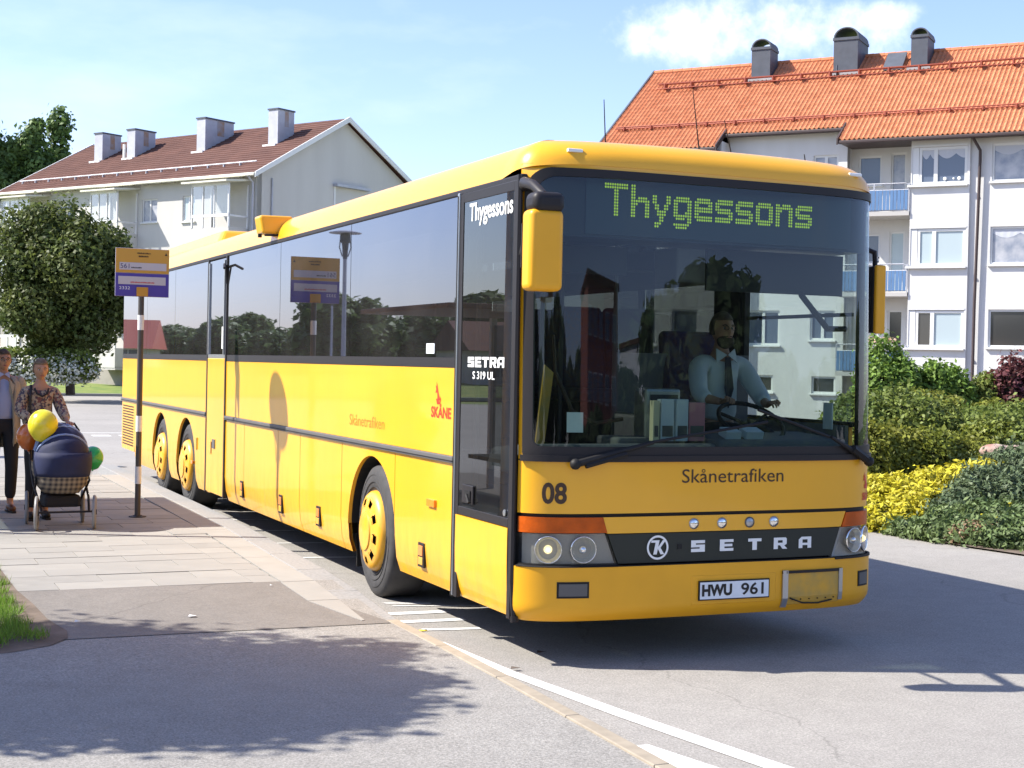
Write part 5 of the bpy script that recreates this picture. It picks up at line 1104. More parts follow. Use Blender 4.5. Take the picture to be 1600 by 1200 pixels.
for (px,d,z,r_,h) in ((1515,17.3,.28,.34,.22),(1490,17.0,.20,.28,.18),(1545,17.5,.38,.38,.26),(1590,17.3,.34,.40,.28),(1550,18.0,.46,.38,.22),(1590,18.6,.60,.45,.28),(1630,18.2,.60,.45,.30)):
    x,y=fwd(px,d); gC.append((x,y,z,r_,r_,h))
shrub('juniper','grey-green mounded juniper to the right of the golden one',gC,38000,.030,'leaf_blue2',42,lump=.42,spread=.16,aspect=2.4)
gD=[]
for (px,d,z,r_,h) in ((1435,16.4,.03,.28,.14),(1475,16.1,.05,.34,.16),(1520,15.9,.05,.36,.17),(1570,15.7,.06,.38,.20),(1620,15.4,.06,.42,.2),(1500,16.5,.13,.36,.16),(1550,16.6,.16,.40,.18),(1600,16.4,.18,.42,.18)):
    x,y=fwd(px,d); gD.append((x,y,z,r_,r_,h))
tD=shrub('juniper','flat green creeping juniper at the kerbless edge of the road',gD,40000,.030,'leaf_blue',43,lump=.45,spread=.18,aspect=2.4)
dup_fol(tD,[(fwd(1540,15.75)[0],fwd(1540,15.75)[1],.10,.34,.22,.14),(fwd(1590,15.6)[0],fwd(1590,15.6)[1],.10,.20,.2,.12)],2600,.028,'leaf_brown',44,inner=.1)
for (px,d,z) in ((1540,16.1,.28),(1583,16.4,.38),(1562,16.0,.26)):
    x,y=fwd(px,d); b=MB(); b.ball((0,0,0),(.022,.022,.012),8,5); b.tube([(0,0,0),(.0,.0,-.2)],.004,5); o=b.build('dandelion','leaf_gold'); o.location=(x,y,z); tag(o,'small yellow dandelion growing up through the creeping juniper','flower',group='dandelions in the creeping juniper')
x,y=fwd(1592,18.9); b=MB(); b.ball((0,0,.75),(.42,.35,.16),10,7); b.ball((-.25,.1,.82),(.22,.2,.10),8,6); o=b.build('boulder',mat('red_granite',(.27,.13,.10),.9,col2=(.40,.33,.28),vscale=5,bump=.5,bscale=12),smooth=True); o.location=(x,y,.0); tag(o,'reddish boulder with pale top between the shrubs at the right edge','boulder')
b=MB(); b.box((-.35,-.3,0),(.35,.3,.65)); b.build('boulder_foot','core',o)
for px0,px1,d,top,m,lab,sd_ in ((1362,1432,35,2.15,'leaf_bush','bright green rounded bush by the blue balcony under the mirror',51),(1450,1505,35.5,1.85,'leaf_bush','second bright green bush in front of the white wall',52),(1522,1560,36,1.7,'leaf_hedge2','green twiggy bush beside the drainpipe',53),(1575,1640,36,1.95,'leaf_purple','purple leaved bush under the right hand window',54)):
    B=row(px0+12,px1-12,d,d,.45,.50,top*.48,top*.50,sd_,.2)+row(px0+20,px1-20,d+.5,d+.5,.5,.5,top*.5,top*.52,sd_+5,.2)
    shrub('bush',lab,B,15000,.08,m,sd_,'bush',lump=.2)
B=row(1340,1640,31,31,.6,.45,.95,.30,61,.3); shrub('bush','uneven pale twig growth along the top behind the clipped hedge',B,12000,.07,'leaf_hedge',61,'bush',lump=.4,corem=False)
B=[(-1+i*.9+13,33+8-i*.5,1.0,.9,.9,1.0) for i in range(9)]; shrub('bush','garden bush seen through the coach windows',B,9000,.10,'leaf_bush',62,'bush')

# ================================================================== STREET FURNITURE
def sign():
    t=empty('bus_stop_sign',(-.93,7.88,.12),0,'bus stop pole with yellow and blue board reading 561 beside the coach','bus stop sign')
    b=MB(); b.lathe([(.09,0),(.09,.012),(.05,.02)],n=16); b.build('base_plate','frame',t)
    b=MB(); b.tube([(0,0,0),(0,0,2.45)],.030,14); b.build('pole',mat('painted_pole',(.075,.065,.060),.45),t,smooth=40)
    for z0,z1 in ((1.955,2.11),(.895,1.06),(.35,.53)): b=MB(); b.tube([(0,0,z0),(0,0,z1)],.0325,14); b.build('white_band','white',t,smooth=40)
    b=MB(); b.box((-.275,-.045,2.30),(.275,-.03,2.80)); bd=b.build('board',mat('board_edge',(.35,.33,.42),.5),t,bevel=.004)
    oc=mat('sign_yellow',(.62,.33,.045),.5); vi=mat('sign_blue',(.075,.050,.34),.5); wp=mat('sign_strip',(.56,.52,.55),.6)
    b=MB(); b.box((-.272,-.048,2.545),(.272,-.045,2.797)); b.build('yellow_field',oc,bd); b=MB(); b.box((-.272,-.048,2.303),(.272,-.045,2.540)); b.build('blue_field',vi,bd)
    b=MB(); b.box((-.235,-.051,2.575),(.245,-.048,2.652)); b.build('line_strip',wp,bd); b=MB(); b.box((-.245,-.051,2.425),(.24,-.048,2.508)); b.build('note_strip',wp,bd)
    b=MB(); b.box((-.06,-.062,2.305),(.06,-.048,2.40)); b.build('clamp',mat('clamp_yellow',(.58,.28,.03),.5),bd,bevel=.006)
    mp=lambda x,z,y=-.0525:(lambda a,c:(x+a,y,z+c))
    text_obj('lettering','561',mp(-.225,2.590),.09,.048,mat('line_ink',(.06,.055,.16),.6),bd)
    text_obj('lettering','2332',mp(-.235,2.372,-.0495),.11,.030,'white',bd)
    for (x,z,w,h,m_) in ((-.055,2.745,.13,.014,'brownink'),(-.04,2.712,.10,.014,'brownink'),(-.115,2.594,.10,.014,'ink'),(-.12,2.442,.23,.013,'redink')):
        b=MB(); xx=x; rr=random.Random(int(x*1000+z*100))
        while xx<x+w: q=rr.uniform(.006,.012); b.box((xx,-.0535,z),(xx+q,-.0515 if m_!='brownink' else -.0485,z+h*rr.uniform(.6,1))); xx+=q+.004
        b.build('small_print',m_,bd)
    b=MB(); b.add([(.225,-.0495,2.735),(.255,-.0495,2.735),(.240,-.0495,2.765)],[(0,1,2)]); b.build('stop_letter','brownink',bd,fixn=False)
sign()
# street lamps standing to the left: one shades the coach, others show in its windows
def lamp(x,y,z,h,lab):
    t=empty('street_lamp',(x,y,z),0,lab,'street lamp'); b=MB(); b.tube([(0,0,0),(0,0,h-.55)],[.055,.04],12); b.build('pole','zinc',t,smooth=40)
    b=MB(); b.lathe([(.02,h+.03),(.18,h+.015),(.33,h-.02),(.33,h-.035),(.18,h-.01),(.02,h)],n=32); b.build('lamp_shade','zinc',t,smooth=40)
    b=MB(); b.lathe([(.001,h-.02),(.09,h-.03),(.11,h-.08),(.11,h-.20),(.07,h-.24),(.045,h-.55)],n=20); b.build('lantern','slate',t,smooth=40)
    for k in range(4): w=k*math.pi/2; b=MB(); b.tube([(.10*math.cos(w),.10*math.sin(w),h-.1),(.12*math.cos(w),.12*math.sin(w),h-.32),(.06*math.cos(w),.06*math.sin(w),h-.5)],.012,6); b.build('bracket','slate',t)
    return t
lamp(-2.85,6.93,.12,4.32,'grey street lamp with flat disc shade nearest to the coach'); lamp(-5.3,21.0,0,4.4,'grey street lamp with disc shade mirrored in the coach windows'); lamp(-12.5,46,0,4.4,'far street lamp with disc shade further along the road')
# waiting shelter just outside the left edge
sh=empty('bus_shelter',(-3.45,9.3,.12),0,'bus shelter with brown tinted roof beside the people','bus shelter')
b=MB(); b.box((-.95,-1.62,2.30),(1.02,1.62,2.36)); b.build('shelter_roof',mat('tinted_roof',(.13,.075,.045),.6),sh,bevel=.01)
for x in (-.85,): 
    for y in (-1.5,0,1.5): b=MB(); b.box((x-.04,y-.04,-.02),(x+.04,y+.04,2.3)); b.build('post','zinc',sh)
b=MB(); b.add([(-.85,-1.46,.3),(-.85,1.46,.3),(-.85,1.46,2.2),(-.85,-1.46,2.2)],[(0,1,2,3)]); b.build('glass_wall','doorglass',sh,fixn=False)
b=MB(); b.box((-.8,-1.2,.42),(-.4,1.2,.47)); b.build('bench','bark',sh)
# tree whose shade falls across the foreground path
TT=tree(-6.3,1.9,.05,1.9,crownblobs(0,0,4.2,1.45,1.2,26,9,.36)+[(-1.4,.3,4.0,1.0,.8,.7),(-2.3,.5,3.9,.9,.8,.6),(1.3,-.4,3.9,.6,.45,.4),(1.5,.4,4.2,.4,.35,.3),(.4,-1.3,3.9,.5,.35,.3)],46000,.08,'leaf_maple','leafy tree on the verge whose shade falls across the path','tree',r=.12,seed=9,inner=.45,lump=.3,spread=.16,depth=2)

# ================================================================== SURROUNDINGS SEEN IN THE REFLECTIONS
def farhouse(x,y,w,d,h,rh,rzv,wm,rm,lab,win=3,floors=1):
    t=empty('house',(x,y,0),rzv,lab,'building'); b=MB(); b.box((-w/2,-d/2,-.1),(w/2,d/2,h)); b.build('wall',wm,t)
    if rh: b=MB(); b.add([(-w/2-.4,-d/2-.5,h-.1),(w/2+.4,-d/2-.5,h-.1),(w/2+.4,0,h+rh),(-w/2-.4,0,h+rh),(w/2+.4,d/2+.5,h-.1),(-w/2-.4,d/2+.5,h-.1)],[(0,1,2,3),(3,2,4,5),(0,3,5),(1,4,2),(0,5,4,1)]); b.build('roof',rm,t)
    else: b=MB(); b.box((-w/2-.3,-d/2-.3,h),(w/2+.3,d/2+.3,h+.35)); b.build('roof',rm,t)
    for fl in range(floors):
        for i in range(win):
            for s in (-1,1):
                u=-w/2+w*(i+.5)/win; b=MB(); z=1.0+fl*2.8; b.box((u-.75,s*(d/2)-.04,z),(u+.75,s*(d/2)+.04,z+1.3)); wv=b.build('window','wood',t)
                for a in (-.68,.04): b=MB(); b.box((u+a,s*(d/2)-.06,z+.08),(u+a+.64,s*(d/2)+.06,z+1.22)); b.build('pane','pane',wv)
    return t
farhouse(-9.5,92,9,7,2.4,1.8,.3,'render_cream','redrail','low house with red roof beyond the road, mirrored in the rear windows',4)
farhouse(-24,37,9,7,2.7,0,.5,'frame','slate','low dark kiosk building with flat roof left of the bus stop',4)
farhouse(-33,70,12,8,2.6,1.6,.1,'render_cream','rooftile','low brown house far to the left of the road',4)
fr_=[]
tproto=None; rg=np.random.default_rng(77)
spots=[]
for i in range(34):
    a=math.radians(-8-i*2.6); d=92+rg.normal()*7-i*.6; spots.append((math.sin(a)*d,10+math.cos(a)*d,rg.uniform(.55,.80)))
for i in range(26):
    a=math.radians(105+i*7.5); d=70+rg.normal()*9; spots.append((10+math.sin(a)*d,-5+math.cos(a)*d,rg.uniform(.9,1.3)))
for i,(x,y,s_) in enumerate(spots):
    if i==0: t=tproto=tree(x,y,0,2.2,crownblobs(0,0,4.2,3.2,2.9,14,70,.4),5200,.42,'leaf_far','broad dark green tree in the row closing off the surroundings','tree',r=.25,seed=70,depth=2,group='background trees around the square')
    else: t=copy_tree(tproto); t.location=(x,y,0)
    t.scale=(s_*1.55,s_*1.55,s_*rg.uniform(.9,1.15)); t.rotation_euler=(0,0,rg.uniform(0,6.28))
farhouse(14.5,-58,12,9,9.0,0,math.radians(-15),'brick','rooftile','red brick apartment block behind the photographer on the right',5,3)
farhouse(40,-84,9,9,8.8,0,math.radians(-32),'render_white','rooftile','white apartment block beyond the red brick one',5,3)
for i,(x,y,s_) in enumerate(((4,-38,.42),(9,-38,.46),(14,-37,.42),(19,-36,.46),(24,-34,.42),(29,-32,.46),(34,-29,.42),(12.6,-20,.76),(38,-20,.5),(40,-13,.5))):
    t=copy_tree(tproto); t.location=(x,y,0); t.scale=(s_*2.4,s_*1.9,s_*.95) if s_<.6 else (s_*.8,s_*.8,s_); t.rotation_euler=(0,0,i*1.3); t['group']='park trees behind the photographer'; t['label']='dark green tree on the far side of the road behind the photographer'
# ================================================================== PEOPLE
M.update(skin=mat('skin',(.42,.22,.14),.55,var=.08,vscale=10), hair_brown=mat('brown_hair',(.075,.045,.03),.7,var=.3,vscale=30), hair_grey=mat('fair_hair',(.15,.10,.065),.7,var=.3,vscale=30),
 shirt=mat('pale_blue_shirt',(.36,.40,.60),.8,var=.05), jacket=mat('beige_jacket',(.36,.31,.24),.9,var=.1,vscale=20), trousers=mat('black_trousers',(.014,.013,.016),.85), shoe=mat('brown_shoe',(.12,.045,.02),.45),
 wshirt=mat('white_shirt',(.62,.66,.70),.8), tie=mat('dark_tie',(.02,.02,.035),.7), beard=mat('dark_beard',(.04,.022,.014),.9), eye=mat('eye_white',(.5,.5,.5),.3), lips=mat('lips',(.35,.11,.09),.5),
 navy=mat('navy_fabric',(.008,.013,.055),.75,var=.2,vscale=6), piping=mat('silver_piping',(.25,.33,.55),.5), tyre_w=mat('grey_wheel',(.24,.235,.23),.5))
def blouse_mat():
    m,t,b=newmat('patterned_blouse'); n=t.nodes.new; l=t.links.new; co=n('ShaderNodeTexCoord').outputs['Object']
    v=n('ShaderNodeTexVoronoi'); v.inputs['Scale'].default_value=48; l(co,v.inputs['Vector']); r=n('ShaderNodeValToRGB'); l(v.outputs['Color'],r.inputs[0]); e=r.color_ramp.elements; e[0].position=0; e[0].color=(.08,.06,.08,1); e[1].position=1; e[1].color=(.42,.33,.24,1)
    for p,c in ((.35,(.33,.24,.17,1)),(.55,(.42,.33,.24,1)),(.75,(.20,.08,.07,1))): q=e.new(p); q.color=c
    r.color_ramp.interpolation='CONSTANT'; l(r.outputs[0],b.inputs['Base Color']); b.inputs['Roughness'].default_value=.85; return m
M['blouse']=blouse_mat()
def check_mat():
    m,t,b=newmat('checked_fabric'); n=t.nodes.new; l=t.links.new; co=n('ShaderNodeTexCoord').outputs['Object']; w=[]
    for ax in (('X'),('Z')):
        q=n('ShaderNodeTexWave'); q.bands_direction=ax; q.inputs['Scale'].default_value=6.5; l(co,q.inputs['Vector']); w.append(q.outputs['Fac'])
    a=n('ShaderNodeMath'); a.operation='MULTIPLY_ADD'; l(w[0],a.inputs[0]); a.inputs[1].default_value=.5; 
    z=n('ShaderNodeMath'); z.operation='MULTIPLY'; l(w[1],z.inputs[0]); z.inputs[1].default_value=.5; l(z.outputs[0],a.inputs[2])
    r=n('ShaderNodeValToRGB'); r.color_ramp.elements[0].color=(.02,.02,.03,1); r.color_ramp.elements[1].color=(.30,.24,.17,1); l(a.outputs[0],r.inputs[0]); l(r.outputs[0],b.inputs['Base Color']); b.inputs['Roughness'].default_value=.9; return m
M['check']=check_mat()
def skinmesh(name,verts,edges,root,m,parent=None,sub=2,smooth=True):
    """verts: list of ((x,y,z), radius or (rx,ry))"""
    me=bpy.data.meshes.new(name); me.from_pydata([v[0] for v in verts],edges,[]); o=bpy.data.objects.new(name,me); C.objects.link(o)
    md=o.modifiers.new('skin','SKIN'); md.use_smooth_shade=True; md.branch_smoothing=.6
    if not me.skin_vertices: 
        try: me.attributes.new('skin','FLOAT_VECTOR','POINT')
        except Exception: pass
    sv=me.skin_vertices[0].data
    for i,v in enumerate(verts):
        r=v[1] if isinstance(v[1],(tuple,list)) else (v[1],v[1]); sv[i].radius=r; sv[i].use_root=(i==root)
    s=o.modifiers.new('sub','SUBSURF'); s.levels=sub; s.render_levels=sub
    dg=bpy.context.evaluated_depsgraph_get(); dg.update(); nm=bpy.data.meshes.new_from_object(o.evaluated_get(dg)); bpy.data.objects.remove(o); bpy.data.meshes.remove(me)
    nm.materials.clear(); nm.materials.append(M[m]); nm.polygons.foreach_set('use_smooth',[True]*len(nm.polygons)); nm.name=name
    o=bpy.data.objects.new(name,nm); C.objects.link(o); o.parent=parent; return o
def joinmesh(o,parts):
    import bmesh
    bm=bmesh.new(); bm.from_mesh(o.data)
    for p in parts:
        me=p.data; me.transform(p.matrix_basis); bm.from_mesh(me); bpy.data.objects.remove(p)
    bm.to_mesh(o.data); bm.free(); o.data.polygons.foreach_set('use_smooth',[True]*len(o.data.polygons))
def headmesh(c,s=1,turn=0,tilt=0,nose=1):
    b=MB(); b.ball((0,0,0),1,32,24); V=[]
    for x,y,z in b.v:
        X,Y,Z=x*.080,y*.096,z*.116
        if z<0: k=1+z*.30; X*=k; Y=Y*(1+z*.12)-(.012*(-z) if y<0 else 0)
        if y<-.2:
            fr=min(1,(-y-.2)/.5)
            nb=math.exp(-((x/.13)**2))*math.exp(-(((z+.10)/.20)**2)); Y-=.026*nb*fr*nose
            for sx_ in (-1,1): Y+=.012*math.exp(-(((x-sx_*.42)/.18)**2))*math.exp(-(((z-.08)/.13)**2))*fr
            Y-=.006*math.exp(-((x/.45)**2))*math.exp(-(((z-.26)/.09)**2))*fr; Y-=.007*math.exp(-((x/.25)**2))*math.exp(-(((z+.50)/.08)**2))*fr; Y-=.010*math.exp(-((x/.22)**2))*math.exp(-(((z+.80)/.14)**2))*fr
        V.append((X*s,Y*s,Z*s))
    b.v=V
    for sx_ in (-1,1): b.ball((sx_*.076*s,.008,-.005),(.010*s,.020*s,.032*s),8,6)
    R=Matrix.Rotation(turn,3,'Z')@Matrix.Rotation(tilt,3,'X'); b.v=[tuple(R@Vector(v)+Vector(c)) for v in b.v]
    return b.build('head','skin',smooth=True,fixn=False),R
def hand(wrist,d,nrm,s=1,curl=.6,thumb=1):
    """palm from the wrist along d, palm normal nrm, five fingers curled towards nrm"""
    w=Vector(wrist); d=Vector(d).normalized(); n=Vector(nrm).normalized(); n=(n-d*n.dot(d)).normalized(); t=d.cross(n)
    out=[skinmesh('palm',[(w-d*.02,(.022*s,.016*s)),(w+d*.045*s,(.034*s,.014*s)),(w+d*.085*s,(.034*s,.013*s))],[(0,1),(1,2)],0,'skin',sub=1)]
    for k,(o_,l) in enumerate(((-.030,.068),(-.010,.078),(.010,.072),(.029,.056))):
        p=w+d*.075*s+t*o_*s; q=p+(d*math.cos(.3*curl)+n*math.sin(.3*curl))*l*.45*s; r_=q+(d*math.cos(1.1*curl)+n*math.sin(1.1*curl))*l*.35*s; e=r_+(d*math.cos(1.8*curl)+n*math.sin(1.8*curl))*l*.28*s
        out.append(skinmesh('f',[(p,.0095*s),(q,.009*s),(r_,.008*s),(e,.0065*s)],[(0,1),(1,2),(2,3)],0,'skin',sub=1))
    p=w+d*.03*s-t*.028*s*thumb; q=p+(d*.6-t*.6*thumb+n*.35).normalized()*.034*s; e=q+(d*.85-t*.1*thumb+n*.45).normalized()*.032*s
    out.append(skinmesh('f',[(p,.012*s),(q,.010*s),(e,.008*s)],[(0,1),(1,2)],0,'skin',sub=1)); return out
def person(loc,rzv,label,J,build,s=1.0,female=False):
    """J: joint positions in metres (local, facing -Y)"""
    t=empty('person',loc,rzv,label,'person')
    j={k:Vector(v) for k,v in J.items()}; g=(lambda k:tuple(j[k]))
    fw=.9 if female else 1
    V=[(g('pelvis'),(.105*fw*s,.085*s)),(g('waist'),(.125*fw*s,.095*s)),(g('chest'),(.150*fw*s,.105*s)),(g('collar'),(.072*s,.062*s)),(g('neck'),(.052*fw*s,.055*s)),(g('skull'),(.05*s,.055*s))]
    E_=[(0,1),(1,2),(2,3),(3,4),(4,5)]
    for sd_ in 'LR':
        n0=len(V); V+=[(g('sh'+sd_),.062*fw*s),(g('el'+sd_),.042*fw*s),(g('wr'+sd_),(.026*fw*s,.024*s))]; E_+=[(3,n0),(n0,n0+1),(n0+1,n0+2)]
        n0=len(V); V+=[(g('hip'+sd_),.072*s),(g('kn'+sd_),.058*s),(g('an'+sd_),.038*s),(g('toe'+sd_),(.035*s,.026*s))]; E_+=[(0,n0),(n0,n0+1),(n0+1,n0+2),(n0+2,n0+3)]
    body=skinmesh('body',V,E_,0,'skin',t)
    hd_,R=headmesh(g('head'),s*1.0,build.get('turn',0),build.get('tilt',0)); parts=[hd_]
    for sd_,th_ in (('L',-1),('R',1)):
        d=j['wr'+sd_]-j['el'+sd_]; parts+=hand(j['wr'+sd_],build.get('hd'+sd_,d),build.get('hn'+sd_,(0,-1,0)),s,build.get('curl',.7),th_)
    joinmesh(body,parts)
    H=j['head']
    def hp(x,y,z): return tuple(R@Vector((x*s,y*s,z*s))+H)
    for sx_ in (-1,1):
        b=MB(); b.ball(hp(sx_*.030,-.078,.010),(.011,.008,.007),10,6); b.build('eye','eye',t,smooth=True); b=MB(); b.ball(hp(sx_*.030,-.0855,.010),(.005,.003,.005),8,5); b.build('iris','ink',t,smooth=True)
        b=MB(); b.tube([hp(sx_*.014,-.092,.028),hp(sx_*.032,-.092,.034),hp(sx_*.048,-.080,.027)],.0035,5); b.build('eyebrow',build['hair'],t)
    b=MB(); b.ball(hp(0,-.094,-.056),(.024,.006,.006),10,5); b.build('lips','lips',t,smooth=True)
    # hair: a close shell over the skull
    b=MB(); b.ball((0,0,0),1,26,18); F=[]; Vv=[]
    for x,y,z in b.v: k=1.09+.02*math.sin(9*x+7*z); Vv.append((x*.080*k,y*.096*k+.006,z*.116*k+.006))
    fs=[q for q in b.f if all((b.v[i][2]>build.get('hl',.30) if b.v[i][1]<-.25 else b.v[i][2]>build.get('hb',-.45)) for i in q)]
    c=MB(); c.add([hp(*v) for v in Vv],fs); hr=c.build('hair',build['hair'],t,smooth=True)
    so=hr.modifiers.new('s','SOLIDIFY'); so.thickness=.012
    return t,j,hp
def cloth(name,vs,es,m,t,root=0): return skinmesh(name,vs,es,root,m,t)
def trousers(t,j,m,s=1,r=1):
    cloth('trousers',[(j['pelvis']+Vector((0,0,.0)),(.172*s,.130*s)),(j['hipL'],.102*s*r),(j['knL'],.074*s*r),(j['anL']+Vector((0,0,.03)),.062*s*r),(j['hipR'],.102*s*r),(j['knR'],.074*s*r),(j['anR']+Vector((0,0,.03)),.062*s*r),(j['waist']-Vector((0,0,.03)),(.142*s,.11*s))],[(0,1),(1,2),(2,3),(0,4),(4,5),(5,6),(0,7)],m,t)
def shoes(t,j,m,s=1):
    for k in 'LR':
        a,e=j['an'+k],j['toe'+k]; d=(e-a); d.z=0; d.normalize(); o=cloth('shoe',[(Vector((a.x,a.y,.055))-d*.05,.045*s),(Vector((a.x,a.y,.05))+d*.07,.046*s),(Vector((a.x,a.y,.035))+d*.17,.038*s)],[(0,1),(1,2)],m,t)
        b=MB(); p=Vector((a.x,a.y,0))+d*.06; q=Vector((-d.y,d.x,0)); b.add([tuple(p+d*u*.14+q*w*.042+Vector((0,0,h))) for h in (0,.02) for u,w in ((-1,-.8),(-1,.8),(.3,1.1),(1.05,.5),(1.05,-.5),(.3,-1.1))],[(5,4,3,2,1,0),(6,7,8,9,10,11)]+[(i,(i+1)%6,6+(i+1)%6,6+i) for i in range(6)]); b.build('sole','ink',o)
ST=dict(pelvis=(0,0,.97),waist=(0,0,1.12),chest=(0,.0,1.33),collar=(0,.01,1.475),neck=(0,.0,1.55),skull=(0,-.005,1.63),head=(0,-.015,1.665))
def stand(s,**kw):
    J=dict(ST); J.update(shL=(.185,.01,1.44),elL=(.235,.02,1.16),wrL=(.24,-.06,.91),shR=(-.185,.01,1.44),elR=(-.235,.02,1.16),wrR=(-.24,-.06,.91),
      hipL=(.09,0,.90),knL=(.10,-.03,.50),anL=(.11,.02,.09),toeL=(.13,-.13,.03),hipR=(-.09,0,.90),knR=(-.10,-.03,.50),anR=(-.11,.02,.09),toeR=(-.13,-.13,.03)); J.update(kw)
    return {k:(v[0]*s,v[1]*s,v[2]*s) for k,v in J.items()}
# man in a jacket, walking, at the left edge
s=.965
J=stand(s,knL=(.09,-.10,.51),anL=(.09,-.02,.10),toeL=(.10,-.17,.03),knR=(-.10,.03,.50),anR=(-.11,.22,.11),toeR=(-.12,.08,.04),wrL=(.25,-.10,.93))
t,j,hp=person((-2.215,8.75,.12),math.radians(4),'man in open beige jacket over pale blue shirt and black trousers','' or J,dict(hair='hair_brown',hl=.38,turn=.1),s)
trousers(t,j,'trousers',s); shoes(t,j,'shoe',s)
cloth('shirt',[(j['waist']-Vector((0,0,.13)),(.150,.112)),(j['waist'],(.142,.108)),(j['chest'],(.166,.120)),(j['collar'],(.095,.080)),(j['neck']-Vector((0,0,.045)),(.062,.062))],[(0,1),(1,2),(2,3),(3,4)],'shirt',t)
# jacket: back and two open fronts plus sleeves
def jacket(t,j,m,s):
    b=MB(); secs=[(.70,.185,.150),(.85,.195,.155),(1.0,.190,.150),(1.15,.178,.140),(1.30,.195,.145),(1.42,.200,.130),(1.49,.130,.105)]; n=26; vs=[]; g0,g1=math.radians(-90+32),math.radians(270-32)
    for z,rx,ry in secs:
        for i in range(n+1): a=g0+(g1-g0)*i/n; vs.append((rx*s*math.cos(a)*(1+.02*math.sin(a*5+z*9)),ry*s*math.sin(a),z*s))
    b.add(vs,[(k*(n+1)+i,k*(n+1)+i+1,(k+1)*(n+1)+i+1,(k+1)*(n+1)+i) for k in range(len(secs)-1) for i in range(n)]); o=b.build('jacket',m,t,smooth=True); so=o.modifiers.new('s','SOLIDIFY'); so.thickness=.014
    for k,sg in (('L',1),('R',-1)):
        q=cloth('sleeve',[(j['sh'+k]-Vector((sg*.05,0,.0)),.080*s),(j['sh'+k],.078*s),(j['el'+k],.062*s),(j['wr'+k]+(j['el'+k]-j['wr'+k])*.08,.045*s)],[(0,1),(1,2),(2,3)],m,t)
        b=MB(); b.poly([(sg*.045*s,-.128*s,1.47*s),(sg*.105*s,-.125*s,1.40*s),(sg*.085*s,-.150*s,1.28*s),(sg*.105*s,-.148*s,1.10*s),(sg*.09*s,-.135*s,1.15*s),(sg*.05*s,-.130*s,1.34*s)],(0,.01,0)); b.build('lapel',m,t)
jacket(t,j,'jacket',s)
for sg in (-1,1): b=MB(); b.poly([(0,-.085*s,1.515*s),(sg*.055*s,-.070*s,1.545*s),(sg*.062*s,-.085*s,1.47*s)],(0,-.008,0)); b.build('shirt_collar','shirt',t)
b=MB(); 
for sg in (-1,1): b.tube([hp(.030*sg+.021*math.cos(w),-.100,.010+.016*math.sin(w)) for w in np.linspace(0,6.283,17)],.0018,5)
b.tube([hp(-.010,-.100,.012),hp(.010,-.100,.012)],.0018,5); b.build('glasses','ink',t)
# woman pushing the pram
s=.915
J=stand(s,shL=(.165,.01,1.43),shR=(-.165,.01,1.43),elL=(.235,-.06,1.20),wrL=(.24,-.30,1.10),elR=(-.235,-.06,1.20),wrR=(-.12,-.30,1.10),knL=(.085,-.05,.5),anL=(.09,.10,.09),toeL=(.09,-.04,.03),knR=(-.085,-.02,.5),anR=(-.09,.02,.09),toeR=(-.1,-.13,.03))
t,j,hp=person((-1.925,7.88,.12),math.radians(5),'woman in patterned blouse pushing a navy pram towards the camera',J,dict(hair='hair_grey',hl=.42,tilt=.12,hdL=(0,-1,-.1),hdR=(0,-1,-.1),hnL=(0,0,-1),hnR=(0,0,-1),curl=1.0),s,True)
trousers(t,j,'trousers',s,.95); shoes(t,j,'ink',s)
cloth('blouse',[(j['waist']-Vector((0,0,.22)),(.158,.124)),(j['waist'],(.138,.110)),(j['chest'],(.157,.122)),(j['collar']-Vector((0,0,.035)),(.120,.085)),(j['shL']+Vector((-.01,0,.0)),.074),(j['elL'],.062),((j['elL']*.25+j['wrL']*.75),.050),(j['shR']+Vector((.01,0,0)),.074),(j['elR'],.062),((j['elR']*.25+j['wrR']*.75),.050)],[(0,1),(1,2),(2,3),(3,4),(4,5),(5,6),(3,7),(7,8),(8,9)],'blouse',t)
b=MB(); P=[(.085*math.cos(w),-.095-.012*math.sin(w)*0,1.47+.0) for w in (0,)]; b.tube([(-.07,-.075,1.335),(-.05,-.105,1.285),(0,-.118,1.255),(.05,-.105,1.285),(.07,-.075,1.335)],.011,6); b.build('neckline','ink',t)
b=MB(); b.tube([(-.095,-.02,1.365),(-.115,-.115,1.26),(-.12,-.125,1.10),(-.15,-.10,.97)],.013,6); b.build('bag_strap','ink',t)
# driver behind the windscreen
s=1.0
J=dict(pelvis=(0,0,.12),waist=(0,-.02,.27),chest=(0,-.03,.47),collar=(0,-.03,.62),neck=(0,-.04,.70),skull=(0,-.05,.80),head=(0,-.06,.835),
 shL=(.185,-.03,.58),elL=(.26,-.20,.34),wrL=(.17,-.40,.31),shR=(-.185,-.03,.58),elR=(-.26,-.20,.36),wrR=(-.20,-.40,.33),hipL=(.10,-.04,.09),knL=(.16,-.46,.10),anL=(.14,-.52,-.32),toeL=(.14,-.66,-.36),hipR=(-.10,-.04,.09),knR=(-.16,-.46,.10),anR=(-.14,-.52,-.32),toeR=(-.14,-.66,-.36))
t,j,hp=person((2.02,1.26,1.24),0,'bearded bus driver in white shirt and dark tie behind the windscreen',J,dict(hair='hair_brown',hl=.35,hdL=(-.1,-.8,.3),hdR=(.1,-.8,.3),curl=1.1),s)
trousers(t,j,'trousers',s)
cloth('shirt',[(j['waist']-Vector((0,0,.10)),(.150,.120)),(j['waist'],(.150,.118)),(j['chest'],(.175,.125)),(j['collar'],(.115,.085)),(j['shL'],.082),(j['elL'],.066),(j['elL']*.5+j['wrL']*.5,.055),(j['shR'],.082),(j['elR'],.066),(j['elR']*.5+j['wrR']*.5,.055)],[(0,1),(1,2),(2,3),(3,4),(4,5),(5,6),(3,7),(7,8),(8,9)],'wshirt',t)
